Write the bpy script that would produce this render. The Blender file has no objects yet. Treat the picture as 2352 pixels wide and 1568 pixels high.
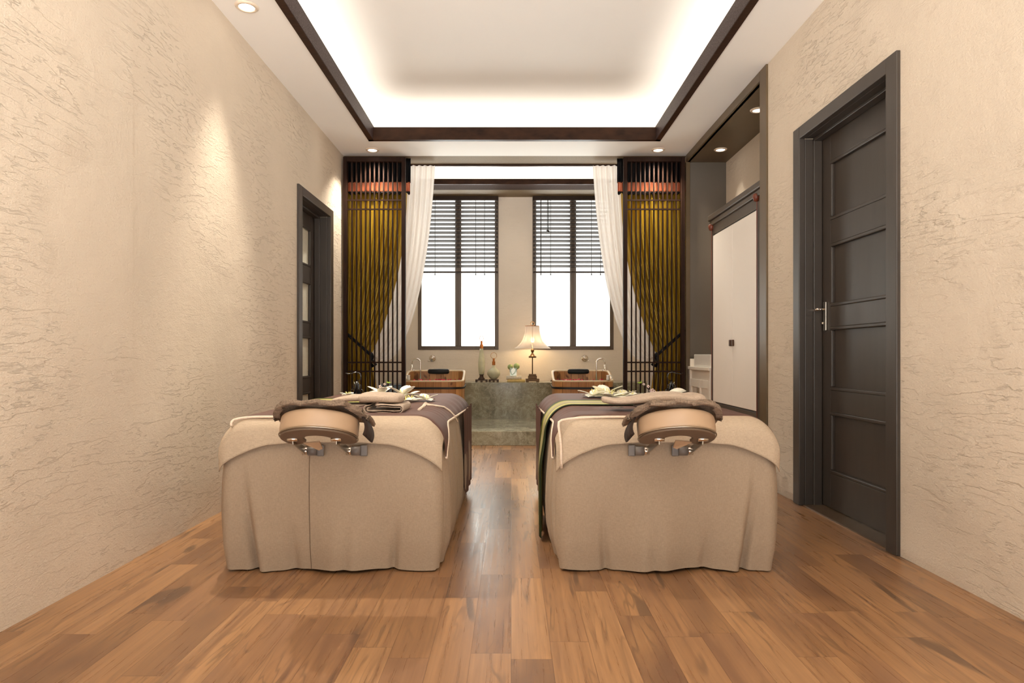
import bpy, math, random
from mathutils import Vector, Matrix
R = random.Random(7)
PI = math.pi
SC = bpy.context.scene
COL = SC.collection
F = 1500.0
def P(px, py, Y):
    return Vector(((px-1174)*Y/F, Y, 1-(py-814)*Y/F))
def lin(c):
    return tuple(((v/255)/12.92 if v/255 <= .04045 else ((v/255+.055)/1.055)**2.4) for v in c)

# ------------------------------------------------------------------ materials
class NT:
    def __init__(s, name):
        s.m = bpy.data.materials.new(name); s.m.use_nodes = True
        s.t = s.m.node_tree; s.b = s.t.nodes['Principled BSDF']
    def n(s, typ, **kw):
        nd = s.t.nodes.new('ShaderNode'+typ)
        for k, v in kw.items():
            if k in ('op',): nd.operation = v
            elif hasattr(nd, k) and not isinstance(k, int) and k not in nd.inputs: setattr(nd, k, v)
            else: nd.inputs[k].default_value = v
        return nd
    def l(s, a, b): s.t.links.new(a, b)
    def math(s, op, a, b=None, clamp=False):
        nd = s.t.nodes.new('ShaderNodeMath'); nd.operation = op; nd.use_clamp = clamp
        for i, v in enumerate((a, b)):
            if v is None: continue
            if isinstance(v, (int, float)): nd.inputs[i].default_value = v
            else: s.l(v, nd.inputs[i])
        return nd.outputs[0]
    def pos(s, scale=(1,1,1), rot=(0,0,0), obj=False):
        if obj: src = s.n('TexCoord').outputs['Object']
        else: src = s.n('NewGeometry').outputs['Position']
        mp = s.t.nodes.new('ShaderNodeMapping')
        mp.inputs['Scale'].default_value = scale; mp.inputs['Rotation'].default_value = rot
        s.l(src, mp.inputs['Vector']); return mp.outputs[0]
    def noise(s, vec, scale=5, detail=4, rough=.5, dist=0):
        nd = s.t.nodes.new('ShaderNodeTexNoise')
        nd.inputs['Scale'].default_value = scale; nd.inputs['Detail'].default_value = detail
        nd.inputs['Roughness'].default_value = rough; nd.inputs['Distortion'].default_value = dist
        if vec is not None: s.l(vec, nd.inputs['Vector'])
        return nd.outputs['Fac']
    def ramp(s, fac, stops):
        nd = s.t.nodes.new('ShaderNodeValToRGB'); cr = nd.color_ramp
        while len(cr.elements) < len(stops): cr.elements.new(.5)
        for e, (p, c) in zip(cr.elements, stops): e.position = p; e.color = (*c, 1)
        s.l(fac, nd.inputs[0]); return nd.outputs[0]
    def mix(s, fac, a, b, mode='MIX'):
        nd = s.t.nodes.new('ShaderNodeMix'); nd.data_type = 'RGBA'; nd.blend_type = mode
        for i, v in ((0, fac), (6, a), (7, b)):
            if isinstance(v, (int, float)): nd.inputs[i].default_value = v
            elif isinstance(v, tuple): nd.inputs[i].default_value = (*v, 1)
            else: s.l(v, nd.inputs[i])
        return nd.outputs[2]
    def mr(s, v, a, b, c=0., d=1., smooth=False):
        nd = s.t.nodes.new('ShaderNodeMapRange')
        if smooth: nd.interpolation_type = 'SMOOTHSTEP'
        for i, x in zip((1,2,3,4), (a,b,c,d)): nd.inputs[i].default_value = x
        s.l(v, nd.inputs[0]); return nd.outputs[0]
    def bump(s, h, strength=.3, dist=.01):
        nd = s.t.nodes.new('ShaderNodeBump'); nd.inputs['Strength'].default_value = strength
        nd.inputs['Distance'].default_value = dist; s.l(h, nd.inputs['Height']); s.l(nd.outputs[0], s.b.inputs['Normal'])
    def col(s, v):
        if isinstance(v, tuple): s.b.inputs['Base Color'].default_value = (*v, 1)
        else: s.l(v, s.b.inputs['Base Color'])

def plain(name, rgb, rough=.5, metal=0., var=.12, vs=6., bump=None, spec=None, coat=0, sheen=0, trans=0, stretch=(1,1,1), obj=True):
    """slightly mottled procedural colour"""
    k = NT(name); c = lin(rgb)
    f = k.noise(k.pos(stretch, obj=obj), vs, 3)
    k.col(k.ramp(f, [(.25, tuple(x*(1-var) for x in c)), (.75, tuple(min(1, x*(1+var)) for x in c))]))
    k.b.inputs['Roughness'].default_value = rough; k.b.inputs['Metallic'].default_value = metal
    if spec is not None: k.b.inputs['Specular IOR Level'].default_value = spec
    if coat: k.b.inputs['Coat Weight'].default_value = coat; k.b.inputs['Coat Roughness'].default_value = .15
    if sheen: k.b.inputs['Sheen Weight'].default_value = sheen
    if trans: k.b.inputs['Transmission Weight'].default_value = trans
    if bump: k.bump(k.noise(k.pos(stretch, obj=obj), bump[0], 3), bump[1], bump[2] if len(bump) > 2 else .003)
    return k.m

def plaster(name, rgb, axis='x', strong=1.0):
    k = NT(name)
    # carved skip-trowel relief: long, slightly rising scarps
    base = k.pos((1, .42, 2.4) if axis == 'x' else (.42, 1, 2.4), rot=(.13, 0, 0) if axis == 'x' else (0, .1, 0))
    w = k.noise(base, 3.4, 9, .60, .15)
    step = k.mr(w, .485, .50, 0, 1)
    step2 = k.mr(w, .59, .602, 0, 1)
    step3 = k.mr(w, .40, .412, 0, 1)
    fine = k.noise(k.pos((1,1,1.6)), 75, 3, .7)
    mask = k.mr(k.noise(k.pos(), 1.1, 2), .42, .60, .05, 1)
    hgt = k.math('ADD', k.math('ADD', step, step2), step3)
    hgt = k.math('MULTIPLY', hgt, mask)
    hgt = k.math('ADD', hgt, k.math('MULTIPLY', fine, .6))
    hgt = k.math('ADD', hgt, k.math('MULTIPLY', k.noise(k.pos(), 14, 4), .8))
    k.bump(hgt, .62*strong, .010)
    c = lin(rgb)
    k.col(k.ramp(k.noise(k.pos(), 1.4, 3), [(.3, tuple(v*.95 for v in c)), (.7, tuple(min(1, v*1.04) for v in c))]))
    k.b.inputs['Roughness'].default_value = .85; k.b.inputs['Specular IOR Level'].default_value = .2
    return k.m

def floor_mat():
    k = NT('floor_planks')
    g = k.n('NewGeometry').outputs['Position']
    sp = k.t.nodes.new('ShaderNodeSeparateXYZ'); k.l(g, sp.inputs[0])
    x, y = sp.outputs[0], sp.outputs[1]
    W, L = .135, .78
    u = k.math('DIVIDE', x, W); iu = k.math('FLOOR', u); fu = k.math('SUBTRACT', u, iu)
    wn = k.n('TexWhiteNoise', noise_dimensions='1D'); k.l(iu, wn.inputs['W'])
    v = k.math('ADD', k.math('DIVIDE', y, L), k.math('MULTIPLY', wn.outputs[0], 7.3))
    iv = k.math('FLOOR', v); fv = k.math('SUBTRACT', v, iv)
    cb = k.t.nodes.new('ShaderNodeCombineXYZ'); k.l(iu, cb.inputs[0]); k.l(iv, cb.inputs[1])
    w2 = k.n('TexWhiteNoise', noise_dimensions='2D'); k.l(cb.outputs[0], w2.inputs['Vector'])
    rnd = w2.outputs['Value']; rc = w2.outputs['Color']
    # per plank offset for grain
    sc = k.t.nodes.new('ShaderNodeVectorMath'); sc.operation = 'SCALE'; k.l(rc, sc.inputs[0]); sc.inputs['Scale'].default_value = 30
    ad = k.t.nodes.new('ShaderNodeVectorMath'); ad.operation = 'ADD'; k.l(g, ad.inputs[0]); k.l(sc.outputs[0], ad.inputs[1])
    def mp(s):
        m = k.t.nodes.new('ShaderNodeMapping'); m.inputs['Scale'].default_value = s; k.l(ad.outputs[0], m.inputs[0]); return m.outputs[0]
    big = k.noise(mp((7, .8, 1)), 1.0, 3, .5, .35)
    rings = k.math('FRACT', k.math('MULTIPLY', big, 11))
    ringl = k.mr(k.math('ABSOLUTE', k.math('SUBTRACT', rings, .5)), .0, .17, 1, 0, True)
    grain = k.noise(mp((70, 1.6, 1)), 1, 6, .6)
    blotch = k.noise(mp((5, 1.6, 1)), 1.3, 2)
    base = k.ramp(rnd, [(0, lin((120,88,64))), (.3, lin((150,110,76))), (.6, lin((174,132,92))), (.85, lin((140,102,74))), (1, lin((192,148,102)))])
    c = k.mix(k.mr(blotch, .35, .65, 0, .45), base, lin((186,138,90)))
    c = k.mix(k.mr(grain, .28, .68, .55, 0), c, lin((104,70,46)))
    fig = k.math('MULTIPLY', ringl, k.mr(blotch, .44, .62, .0, .5))
    c = k.mix(fig, c, lin((84,62,46)))
    streak = k.mr(k.noise(mp((16, .9, 1)), 1, 4, .6, .4), .52, .68, 0, .55, True)
    c = k.mix(streak, c, lin((112,78,56)))
    dk = k.mr(k.noise(mp((9, 1.3, 1)), .9, 2, .5, .8), .64, .72, 0, .75, True)
    c = k.mix(dk, c, lin((88,66,50)))
    seam = k.math('MAXIMUM', k.mr(k.math('ABSOLUTE', k.math('SUBTRACT', fu, .5)), .485, .5, 0, 1), k.mr(k.math('ABSOLUTE', k.math('SUBTRACT', fv, .5)), .4965, .5, 0, 1))
    c = k.mix(k.math('MULTIPLY', seam, .6), c, lin((80,50,30)))
    k.col(c)
    k.l(k.mr(grain, .3, .7, .25, .36), k.b.inputs['Roughness'])
    k.bump(k.math('SUBTRACT', grain, k.math('MULTIPLY', seam, 1.0)), .06, .002)
    k.b.inputs['Specular IOR Level'].default_value = .5
    return k.m

def marble(name, a, b, c):
    k = NT(name)
    n1 = k.noise(k.pos((1, 1, 1), rot=(0, .7, 0)), 3.2, 10, .68, 1.1)
    n2 = k.noise(k.pos((1, 1, 1)), 9, 8, .7, .6)
    col = k.ramp(n1, [(.3, lin(a)), (.5, lin(b)), (.72, lin(c))])
    vein = k.mr(k.math('ABSOLUTE', k.math('SUBTRACT', n2, .5)), 0, .025, .28, 0, True)
    col = k.mix(vein, col, lin(tuple(min(255, v+50) for v in c)))
    col = k.mix(k.mr(n2, .58, .7, 0, .5), col, lin(tuple(v*.6 for v in a)))
    k.col(col); k.b.inputs['Roughness'].default_value = .16
    return k.m

def tubwood():
    k = NT('cedar_staves')
    # plank variation follows the angle round the tub -> use object X
    g = k.n('TexCoord').outputs['Object']
    sp = k.t.nodes.new('ShaderNodeSeparateXYZ'); k.l(g, sp.inputs[0])
    u = k.math('DIVIDE', k.math('ADD', sp.outputs[0], k.math('MULTIPLY', sp.outputs[1], .35)), .092)
    iu = k.math('FLOOR', u); fu = k.math('SUBTRACT', u, iu)
    wn = k.n('TexWhiteNoise', noise_dimensions='1D'); k.l(iu, wn.inputs['W'])
    base = k.ramp(wn.outputs[0], [(0, lin((172,116,68))), (1, lin((212,156,100)))])
    kn = k.noise(k.pos((14, 14, 4.5), obj=True), 1, 3, .5, .7)
    c = k.mix(k.mr(kn, .60, .74, 0, .9, True), base, lin((84,44,20)))
    gr = k.noise(k.pos((70, 70, 4), obj=True), 1, 4)
    c = k.mix(k.mr(gr, .4, .7, 0, .35), c, lin((140,84,44)))
    seam = k.mr(k.math('ABSOLUTE', k.math('SUBTRACT', fu, .5)), .46, .5, 0, .85)
    c = k.mix(seam, c, lin((70,36,16)))
    k.col(c); k.b.inputs['Roughness'].default_value = .4
    return k.m

def linen(name, rgb, sc=520, strength=.35, var=.10):
    k = NT(name); c = lin(rgb)
    a = k.noise(k.pos((1, 1, .14)), sc, 2); b = k.noise(k.pos((.14, .14, 1)), sc, 2)
    h = k.math('ADD', a, b)
    k.col(k.ramp(k.mr(h, .75, 1.25), [(0, tuple(v*(1-var) for v in c)), (1, tuple(min(1, v*(1+var)) for v in c))]))
    k.bump(h, strength, .002)
    k.b.inputs['Roughness'].default_value = .8; k.b.inputs['Sheen Weight'].default_value = .03
    k.b.inputs['Specular IOR Level'].default_value = .2
    return k.m

def emit(name, rgb, s):
    k = NT(name); k.b.inputs['Base Color'].default_value = (*rgb, 1)
    k.b.inputs['Emission Color'].default_value = (*rgb, 1); k.b.inputs['Emission Strength'].default_value = s
    return k.m

def clearpane(name, tint=(.95,.97,.96), fac=.08):
    k = NT(name); t = k.t
    tr = t.nodes.new('ShaderNodeBsdfTransparent'); tr.inputs[0].default_value = (*tint, 1)
    gl = t.nodes.new('ShaderNodeBsdfGlossy'); gl.inputs['Roughness'].default_value = .02
    mx = t.nodes.new('ShaderNodeMixShader'); mx.inputs[0].default_value = fac
    k.l(tr.outputs[0], mx.inputs[1]); k.l(gl.outputs[0], mx.inputs[2])
    k.l(mx.outputs[0], t.nodes['Material Output'].inputs[0]); return k.m

def sheer(name, rgb, tr=.25, transl=.35):
    k = NT(name); t = k.t; c = lin(rgb)
    d = k.b; d.inputs['Base Color'].default_value = (*c, 1); d.inputs['Roughness'].default_value = .85
    wv = k.noise(k.pos((1, 1, .2)), 300, 2); k.bump(wv, .1, .001)
    tl = t.nodes.new('ShaderNodeBsdfTranslucent'); tl.inputs[0].default_value = (*c, 1)
    m1 = t.nodes.new('ShaderNodeMixShader'); m1.inputs[0].default_value = transl
    k.l(d.outputs[0], m1.inputs[1]); k.l(tl.outputs[0], m1.inputs[2])
    tp = t.nodes.new('ShaderNodeBsdfTransparent')
    m2 = t.nodes.new('ShaderNodeMixShader'); m2.inputs[0].default_value = tr
    k.l(m1.outputs[0], m2.inputs[1]); k.l(tp.outputs[0], m2.inputs[2])
    k.l(m2.outputs[0], t.nodes['Material Output'].inputs[0]); return k.m

WALL = (219,204,184)
M = dict(
    wall_x=plaster('plaster_side', WALL, 'x', 1.0), wall_y=plaster('plaster_end', (236,224,208), 'y', .6),
    ceil=plain('ceiling_paint', (250,247,242), .8, var=.02, vs=1),
    floor=floor_mat(),
    tray=plain('dark_walnut', (52,31,18), .5, spec=.15, var=.5, vs=2, stretch=(4,40,8), obj=False),
    speck=None,
    olive=plain('soffit_brown', (128,108,80), .75, var=.12, vs=60, obj=False),
    grey=plain('charcoal_lacquer', (82,72,62), .42, var=.08, vs=3, stretch=(8,8,1), obj=False),
    greyd=plain('dark_door_lacquer', (64,56,49), .42, var=.08, vs=3, stretch=(8,8,1), obj=False),
    nichec=plain('alcove_olive', (98,80,56), .35, var=.15, vs=3, obj=False),
    nicheg=plain('alcove_grey_panel', (96,88,78), .45, var=.08, vs=2, obj=False),
    creamp=plain('cream_panel', (246,238,228), .45, var=.015, vs=2),
    white=plain('white_lacquer', (240,232,220), .35, var=.01, vs=2),
    ceramic=plain('white_ceramic', (238,234,226), .2, var=.01, vs=2, coat=.3),
    winframe=plain('window_bronze', (98,82,66), .4, var=.12, vs=5, stretch=(6,6,1)),
    slat=plain('blind_slat', (54,42,34), .6, spec=.15, var=.15, vs=20),
    cord=plain('blind_cord', (50,40,34), .7),
    lattice=plain('lattice_wood', (38,21,12), .6, spec=.12, var=.35, vs=3, stretch=(20,20,1.5), obj=False),
    gold=plain('gold_satin', (170,138,40), .28, metal=.5, var=.08, vs=3, coat=.2),
    black_satin=plain('black_satin', (8,7,9), .5, spec=.2, var=.1),
    copper=plain('copper_satin', (196,112,78), .28, metal=.3, var=.1, vs=10),
    sheer=sheer('white_voile', (238,230,222), .10, .45),
    marble=marble('green_grey_marble', (112,106,84), (150,146,122), (190,186,162)),
    slate=marble('blue_grey_stone', (96,112,134), (118,136,156), (140,156,172)),
    tub=tubwood(), rim=plain('tub_rim', (232,206,166), .45, var=.08, vs=10),
    band=plain('black_band', (12,11,12), .4), pad=plain('black_pad', (6,6,7), .6),
    water=None,
    chrome=plain('chrome', (225,215,205), .10, metal=1, var=.02),
    steel=plain('brushed_steel', (175,165,150), .28, metal=1, var=.05),
    plastic=plain('grey_plastic', (112,104,98), .45),
    skirt=linen('linen_skirt', (166,146,124)), cover=linen('linen_cover', (184,164,140)),
    hemm=linen('linen_hem', (226,206,184), 400, .3), towel=linen('towel_beige', (186,166,146), 420, .5, .14),
    towelr=linen('rough_towel', (128,108,90), 260, 1.0, .35),
    brown=plain('mauve_brown_satin', (98,70,60), .62, var=.10, vs=8, spec=.25, obj=False),
    leather=plain('tan_leather', (178,148,118), .34, var=.03, vs=8, bump=(160, .05)),
    under=plain('cradle_underside', (104,84,66), .6),
    petal=plain('ivory_petal', (250,246,226), .5, var=.03, vs=12, sheen=.2),
    stamen=plain('yellow_stamen', (228,220,130), .6),
    redp=plain('red_petal', (236,44,72), .55, var=.15, vs=30),
    pinkp=plain('pink_blossom', (250,222,214), .55, var=.08, vs=40),
    leaf=plain('fresh_leaf', (140,168,40), .5, var=.2, vs=20),
    iron=plain('black_iron', (14,13,14), .18, coat=.5),
    branch=plain('dark_branch', (36,22,16), .6),
    celadon=plain('celadon_glaze', (206,204,172), .35, var=.14, vs=16, bump=(40, .1)),
    celadon2=plain('celadon_glaze_round', (196,196,168), .3, var=.12, vs=14),
    brass=plain('copper_fitting', (196,122,62), .25, metal=.8, var=.15, vs=20),
    ring=plain('gold_ring', (190,140,84), .25, metal=.9),
    dwood=plain('dark_stand_wood', (72,50,34), .5, var=.25, vs=12),
    shade=sheer('lamp_shade_cloth', (226,214,204), .14, .16),
    bronze=plain('aged_bronze', (98,72,44), .35, metal=.5, var=.3, vs=25),
    bud=plain('lotus_pod_green', (158,176,116), .6, var=.25, vs=40, bump=(60, .5)),
    stem=plain('green_stem', (150,178,110), .5), book1=plain('pale_book', (214,208,196), .5, var=.2, vs=40),
    book2=plain('yellow_book', (206,180,112), .5, var=.15, vs=20),
    finial=plain('terracotta_finial', (112,52,32), .4), knob=plain('bronze_knob', (74,48,28), .3, metal=.6),
    bulb=emit('downlight_lens', (1,.96,.88), 6), bulbw=emit('lamp_bulb', (1,.8,.5), 6),
    rimw=plain('downlight_rim', (226,208,186), .4),
)
# tray speckle face
k = NT('speckled_walnut')
f = k.noise(k.pos(), 170, 2, .7)
k.col(k.ramp(f, [(.35, lin((34,22,20))), (.5, lin((62,46,42))), (.65, lin((96,82,84)))])); k.b.inputs['Roughness'].default_value = .5; k.b.inputs['Specular IOR Level'].default_value = .15
M['speck'] = k.m
k = NT('dull_speckled_walnut')
f = k.noise(k.pos(), 170, 2, .7)
k.col(k.ramp(f, [(.35, lin((38,26,22))), (.5, lin((66,50,42))), (.65, lin((96,78,70)))])); k.b.inputs['Roughness'].default_value = .9; k.b.inputs['Specular IOR Level'].default_value = .08
M['speck2'] = k.m
k = NT('bath_water'); k.col(lin((176,196,184))); k.b.inputs['Roughness'].default_value = .08
k.bump(k.noise(k.pos(), 30, 3), .2, .004); M['water'] = k.m
# runner stripes: along object Y
k = NT('green_striped_runner')
sp = k.t.nodes.new('ShaderNodeSeparateXYZ'); k.l(k.n('TexCoord').outputs['UV'], sp.inputs[0])
k.col(k.ramp(sp.outputs[1], [(0, lin((36,42,14))), (.10, lin((44,50,16))), (.12, lin((206,200,112))), (.22, lin((196,190,104))), (.26, lin((150,140,96))), (.62, lin((176,164,120))), (.68, lin((190,184,96))), (.80, lin((120,116,40))), (.84, lin((60,64,20))), (1, lin((52,56,18)))]))
k.b.inputs['Roughness'].default_value = .6; k.b.inputs['Specular IOR Level'].default_value = .25
M['runner'] = k.m
# glass door panes (figured glass)
k = NT('figured_door_glass'); k.col(lin((222,218,200))); k.b.inputs['Roughness'].default_value = .15
k.bump(k.mr(k.noise(k.pos((1,1,2.5)), 7, 6, .6, .4), .48, .52), .25, .004); M['pane'] = k.m
M['winpane'] = clearpane('window_glass'); M['vaseglass'] = clearpane('clear_vase_glass', (.93,.96,.94), .03)

# ------------------------------------------------------------------ mesh builder
class MB:
    def __init__(s): s.v = []; s.f = []; s.uv = None
    def add(s, vs, fs):
        o = len(s.v); s.v += [Vector(v) for v in vs]; s.f += [tuple(i+o for i in f) for f in fs]; return s
    def box(s, x0, x1, y0, y1, z0, z1):
        if x0 > x1: x0, x1 = x1, x0
        if y0 > y1: y0, y1 = y1, y0
        if z0 > z1: z0, z1 = z1, z0
        vs = [(x,y,z) for z in (z0,z1) for y in (y0,y1) for x in (x0,x1)]
        return s.add(vs, [(0,2,3,1),(4,5,7,6),(0,1,5,4),(2,6,7,3),(0,4,6,2),(1,3,7,5)])
    def grid(s, rows, closed=False):
        n = len(rows[0]); fs = []
        for i in range(len(rows)-1):
            for j in range(n if closed else n-1):
                a = i*n+j; b = i*n+(j+1) % n
                fs.append((a, b, b+n, a+n))
        return s.add([v for r in rows for v in r], fs)
    def tube(s, pts, r, n=10, closed=False, cap=True):
        pts = [Vector(p) for p in pts]; m = len(pts)
        rs = r if isinstance(r, (list, tuple)) else [r]*m
        rows = []; up = None
        for i, p in enumerate(pts):
            a = pts[(i-1) % m] if (i or closed) else p; b = pts[(i+1) % m] if (i < m-1 or closed) else p
            t = (b-a).normalized()
            if up is None: up = t.orthogonal().normalized()
            up = (up - t*up.dot(t)).normalized(); w = t.cross(up)
            rows.append([p+(up*math.cos(q)+w*math.sin(q))*rs[i] for q in [2*PI*j/n for j in range(n)]])
        if closed: rows.append(rows[0])
        o = len(s.v); s.grid(rows, True)
        if cap and not closed:
            s.f.append(tuple(o+j for j in reversed(range(n)))); s.f.append(tuple(o+(m-1)*n+j for j in range(n)))
        return s
    def lathe(s, prof, c=(0,0,0), n=28, sx=1, sy=1):
        c = Vector(c)
        rows = [[c+Vector((r*sx*math.cos(2*PI*j/n), r*sy*math.sin(2*PI*j/n), z)) for j in range(n)] for r, z in prof]
        return s.grid(rows, True)
    def bar(s, a, b, w, h, up=(0,0,1)):
        a, b = Vector(a), Vector(b); t = (b-a).normalized(); u = Vector(up); sd = t.cross(u).normalized(); u = sd.cross(t)
        vs = [p+sd*i*w/2+u*j*h/2 for p in (a, b) for i, j in ((-1,-1),(1,-1),(1,1),(-1,1))]
        return s.add(vs, [(0,3,2,1),(4,5,6,7),(0,1,5,4),(1,2,6,5),(2,3,7,6),(3,0,4,7)])
    def build(s, name, mat, parent=None, smooth=False, bevel=0, solid=0, sub=0, off=-1, org=None):
        me = bpy.data.meshes.new(name)
        if parent is not None: o0 = wloc(parent)
        elif org is not None: o0 = Vector(org)
        else:
            xs = [v.x for v in s.v]; ys = [v.y for v in s.v]; zs = [v.z for v in s.v]
            o0 = Vector(((min(xs)+max(xs))/2, (min(ys)+max(ys))/2, min(zs)))
        me.from_pydata([v-o0 for v in s.v], [], s.f); me.validate(); me.update()
        if s.uv:
            ul = me.uv_layers.new(name='UVMap')
            for lp in me.loops: ul.data[lp.index].uv = s.uv[lp.vertex_index]
        o = bpy.data.objects.new(name, me); COL.objects.link(o)
        if parent is not None: o.parent = parent
        else: o.location = o0
        me.materials.append(mat)
        if smooth:
            for p in me.polygons: p.use_smooth = True
        if solid:
            md = o.modifiers.new('s', 'SOLIDIFY'); md.thickness = solid; md.offset = off
        if bevel:
            md = o.modifiers.new('b', 'BEVEL'); md.width = bevel; md.segments = 2; md.limit_method = 'ANGLE'
        if sub:
            md = o.modifiers.new('d', 'SUBSURF'); md.levels = sub; md.render_levels = sub
        return o
def wloc(o):
    l = Vector(o.location)
    while o.parent: o = o.parent; l += o.location
    return l
def tag(o, label=None, cat=None, group=None, kind=None):
    if label: o['label'] = label
    if cat: o['category'] = cat
    if group: o['group'] = group
    if kind: o['kind'] = kind
    return o
def thing(name, loc, label, cat, group=None, kind=None):
    o = bpy.data.objects.new(name, None); o.location = loc; o.empty_display_size = .1; COL.objects.link(o)
    return tag(o, label, cat, group, kind)
def struct(o): return tag(o, kind='structure')
def dup(o, loc, label=None, rotz=None):
    r = o.copy(); COL.objects.link(r); r.location = loc
    if rotz is not None: r.rotation_euler.z = rotz
    if label: r['label'] = label
    for ch in list(o.children):
        c = ch.copy(); COL.objects.link(c); c.parent = r
        for g in list(ch.children):
            d = g.copy(); COL.objects.link(d); d.parent = c
    return r
def bx(*a): return MB().box(*a)
def sstep(a, b, x):
    t = max(0, min(1, (x-a)/(b-a))); return t*t*(3-2*t)

# ------------------------------------------------------------------ room shell
XL, XR, H = -1.847, 1.93, 3.185
Y0, YB, YW = -.9, 7.19, 9.15
struct(bx(-2.3, 2.6, Y0, 9.5, -.1, 0).build('floor', M['floor']))
w = MB()
w.box(-2.2, XL+.006, Y0, 3.18, 0, 3.62)                        # the near bay of the wall stands a few mm proud
w.box(-2.2, XL, 3.18, 5.64, 0, 3.62); w.box(-2.2, XL, 5.64, 6.715, 2.47, 3.62); w.box(-2.2, XL, 6.715, 9.35, 0, 3.62)
struct(w.build('wall_left', M['wall_x']))
w = MB()
w.box(XR, 2.3, Y0, 3.25, 0, 3.62); w.box(XR, 2.3, 3.25, 4.42, 2.49, 3.62); w.box(XR, 2.3, 4.42, 4.92, 0, 3.62)
w.box(XR, 2.3, 7.185, 9.35, 0, 3.62); w.box(2.36, 2.55, 4.9, 7.2, 0, 3.62)
struct(w.build('wall_right', M['wall_x']))
# alcove lining
struct(bx(XR+.002, 2.36, 5.02, 7.17, 3.108, 3.16).build('trim_1', M['nichec']))
struct(bx(XR+.002, 2.36, 7.168, 7.184, 0, 3.108).build('trim_2', M['nicheg']))
struct(bx(XR+.002, 2.36, 4.922, 5.03, 0, 3.108).build('trim_3', M['nicheg']))
fr = MB(); fr.box(XR-.015, XR+.03, 4.905, 5.035, 0, H-.002); fr.box(XR-.015, XR+.03, 5.035, 7.15, 3.108, H-.002); fr.box(XR-.015, XR+.03, 7.15, 7.188, 0, 3.108)
struct(fr.build('trim_4', M['nichec'] , bevel=.003))
# ceiling: soffit ring, recess walls, upper ceiling
c = MB()
TX0, TX1, TY0, TY1 = -1.45, 1.52, .4, 6.66
c.box(-2.2, TX0, Y0, YB, H, H+.05); c.box(TX1, 2.3, Y0, YB, H, H+.05)
c.box(TX0, TX1, TY1, YB, H, H+.05); c.box(TX0, TX1, Y0, TY0, H, H+.05)
c.box(TX0-.36, TX0-.32, TY0-.3, TY1+.36, H+.05, 3.58); c.box(TX1+.32, TX1+.36, TY0-.3, TY1+.36, H+.05, 3.58)
c.box(TX0-.36, TX1+.36, TY1+.34, TY1+.38, H+.05, 3.58); c.box(TX0-.36, TX1+.36, TY0-.34, TY0-.3, H+.05, 3.58)
c.box(-2.2, 2.5, Y0, YB+.02, 3.58, 3.66)
struct(c.build('ceiling', M['ceil']))
t = MB(); b0 = .052; zb = H-.012
t.box(TX0, TX0+b0, TY0, TY1, zb, zb+.004); t.box(TX1-b0, TX1, TY0, TY1, zb, zb+.004); t.box(TX0, TX1, TY1-b0, TY1, zb, zb+.004)
tr = t.build('trim_5', M['tray']); struct(tr)
t = MB()
t.box(TX0+.002, TX0+b0+.002, TY0, TY1, zb+.004, 3.315); t.box(TX1-b0-.002, TX1-.002, TY0, TY1, zb+.004, 3.315)
struct(t.build('trim_6', M['speck']))
struct(bx(TX0+b0, TX1-b0, TY1-b0, TY1-.002, zb+.004, 3.30).build('trim_7', M['tray']))
# window bay beyond the lattice screens
b = MB()
b.box(-1.9, 2.0, YB, 7.5, H, 3.62); struct(b.build('trim_8', M['olive']))
struct(bx(-1.9, 2.0, 7.5, 7.53, 3.165, 3.3).build('trim_9', M['tray']))
b = MB(); b.box(-1.9, 2.0, 7.4, 9.35, 3.52, 3.62); b.box(-1.9, 2.0, 8.86, 9.35, 3.22, 3.52)
struct(b.build('trim_10', M['ceil']))
struct(bx(-1.9, 2.0, 8.73, 9.16, 3.205, 3.22).build('trim_11', M['olive']))
struct(bx(-1.9, 2.0, 8.46, 8.73, 3.20, 3.225).build('trim_12', M['speck2']))
struct(bx(-1.9, 2.0, 8.44, 8.46, 3.20, 3.27).build('trim_13', M['tray']))
WL = (-1.305, -.177); WR = (.299, 1.434); WZ0, WZ1 = 1.067, 3.205
w = MB()
for x0, x1 in ((-2.2, WL[0]), (WL[1], WR[0]), (WR[1], 2.3)): w.box(x0, x1, YW, YW+.2, 0, 3.62)
w.box(WL[0], WL[1], YW, YW+.2, 0, WZ0); w.box(WR[0], WR[1], YW, YW+.2, 0, WZ0)
w.box(WL[0], WL[1], YW, YW+.2, WZ1, 3.62); w.box(WR[0], WR[1], YW, YW+.2, WZ1, 3.62)
struct(w.build('wall_back', M['wall_y']))
def window(i, x0, x1):
    f = MB(); t = .052; y0, y1 = YW-.012, YW+.06; xm = (x0+x1)/2
    f.box(x0, x0+t, y0, y1, WZ0, WZ1); f.box(x1-t, x1, y0, y1, WZ0, WZ1)
    f.box(x0+t, x1-t, y0, y1, WZ0, WZ0+t); f.box(x0+t, x1-t, y0, y1, WZ1-t, WZ1)
    f.box(xm-.043, xm+.043, y0, y1, WZ0+t, WZ1-t); f.box(xm-.006, xm+.006, y0-.008, y0, WZ0+t, WZ1-t)
    o = f.build('window_%d' % i, M['winframe'], bevel=.004); struct(o)
    p = MB(); p.box(x0+t, xm-.043, YW+.03, YW+.036, WZ0+t, WZ1-t); p.box(xm+.043, x1-t, YW+.03, YW+.036, WZ0+t, WZ1-t)
    p.build('glass_pane', M['winpane'], o)
window(1, *WL); window(2, *WR)
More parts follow.
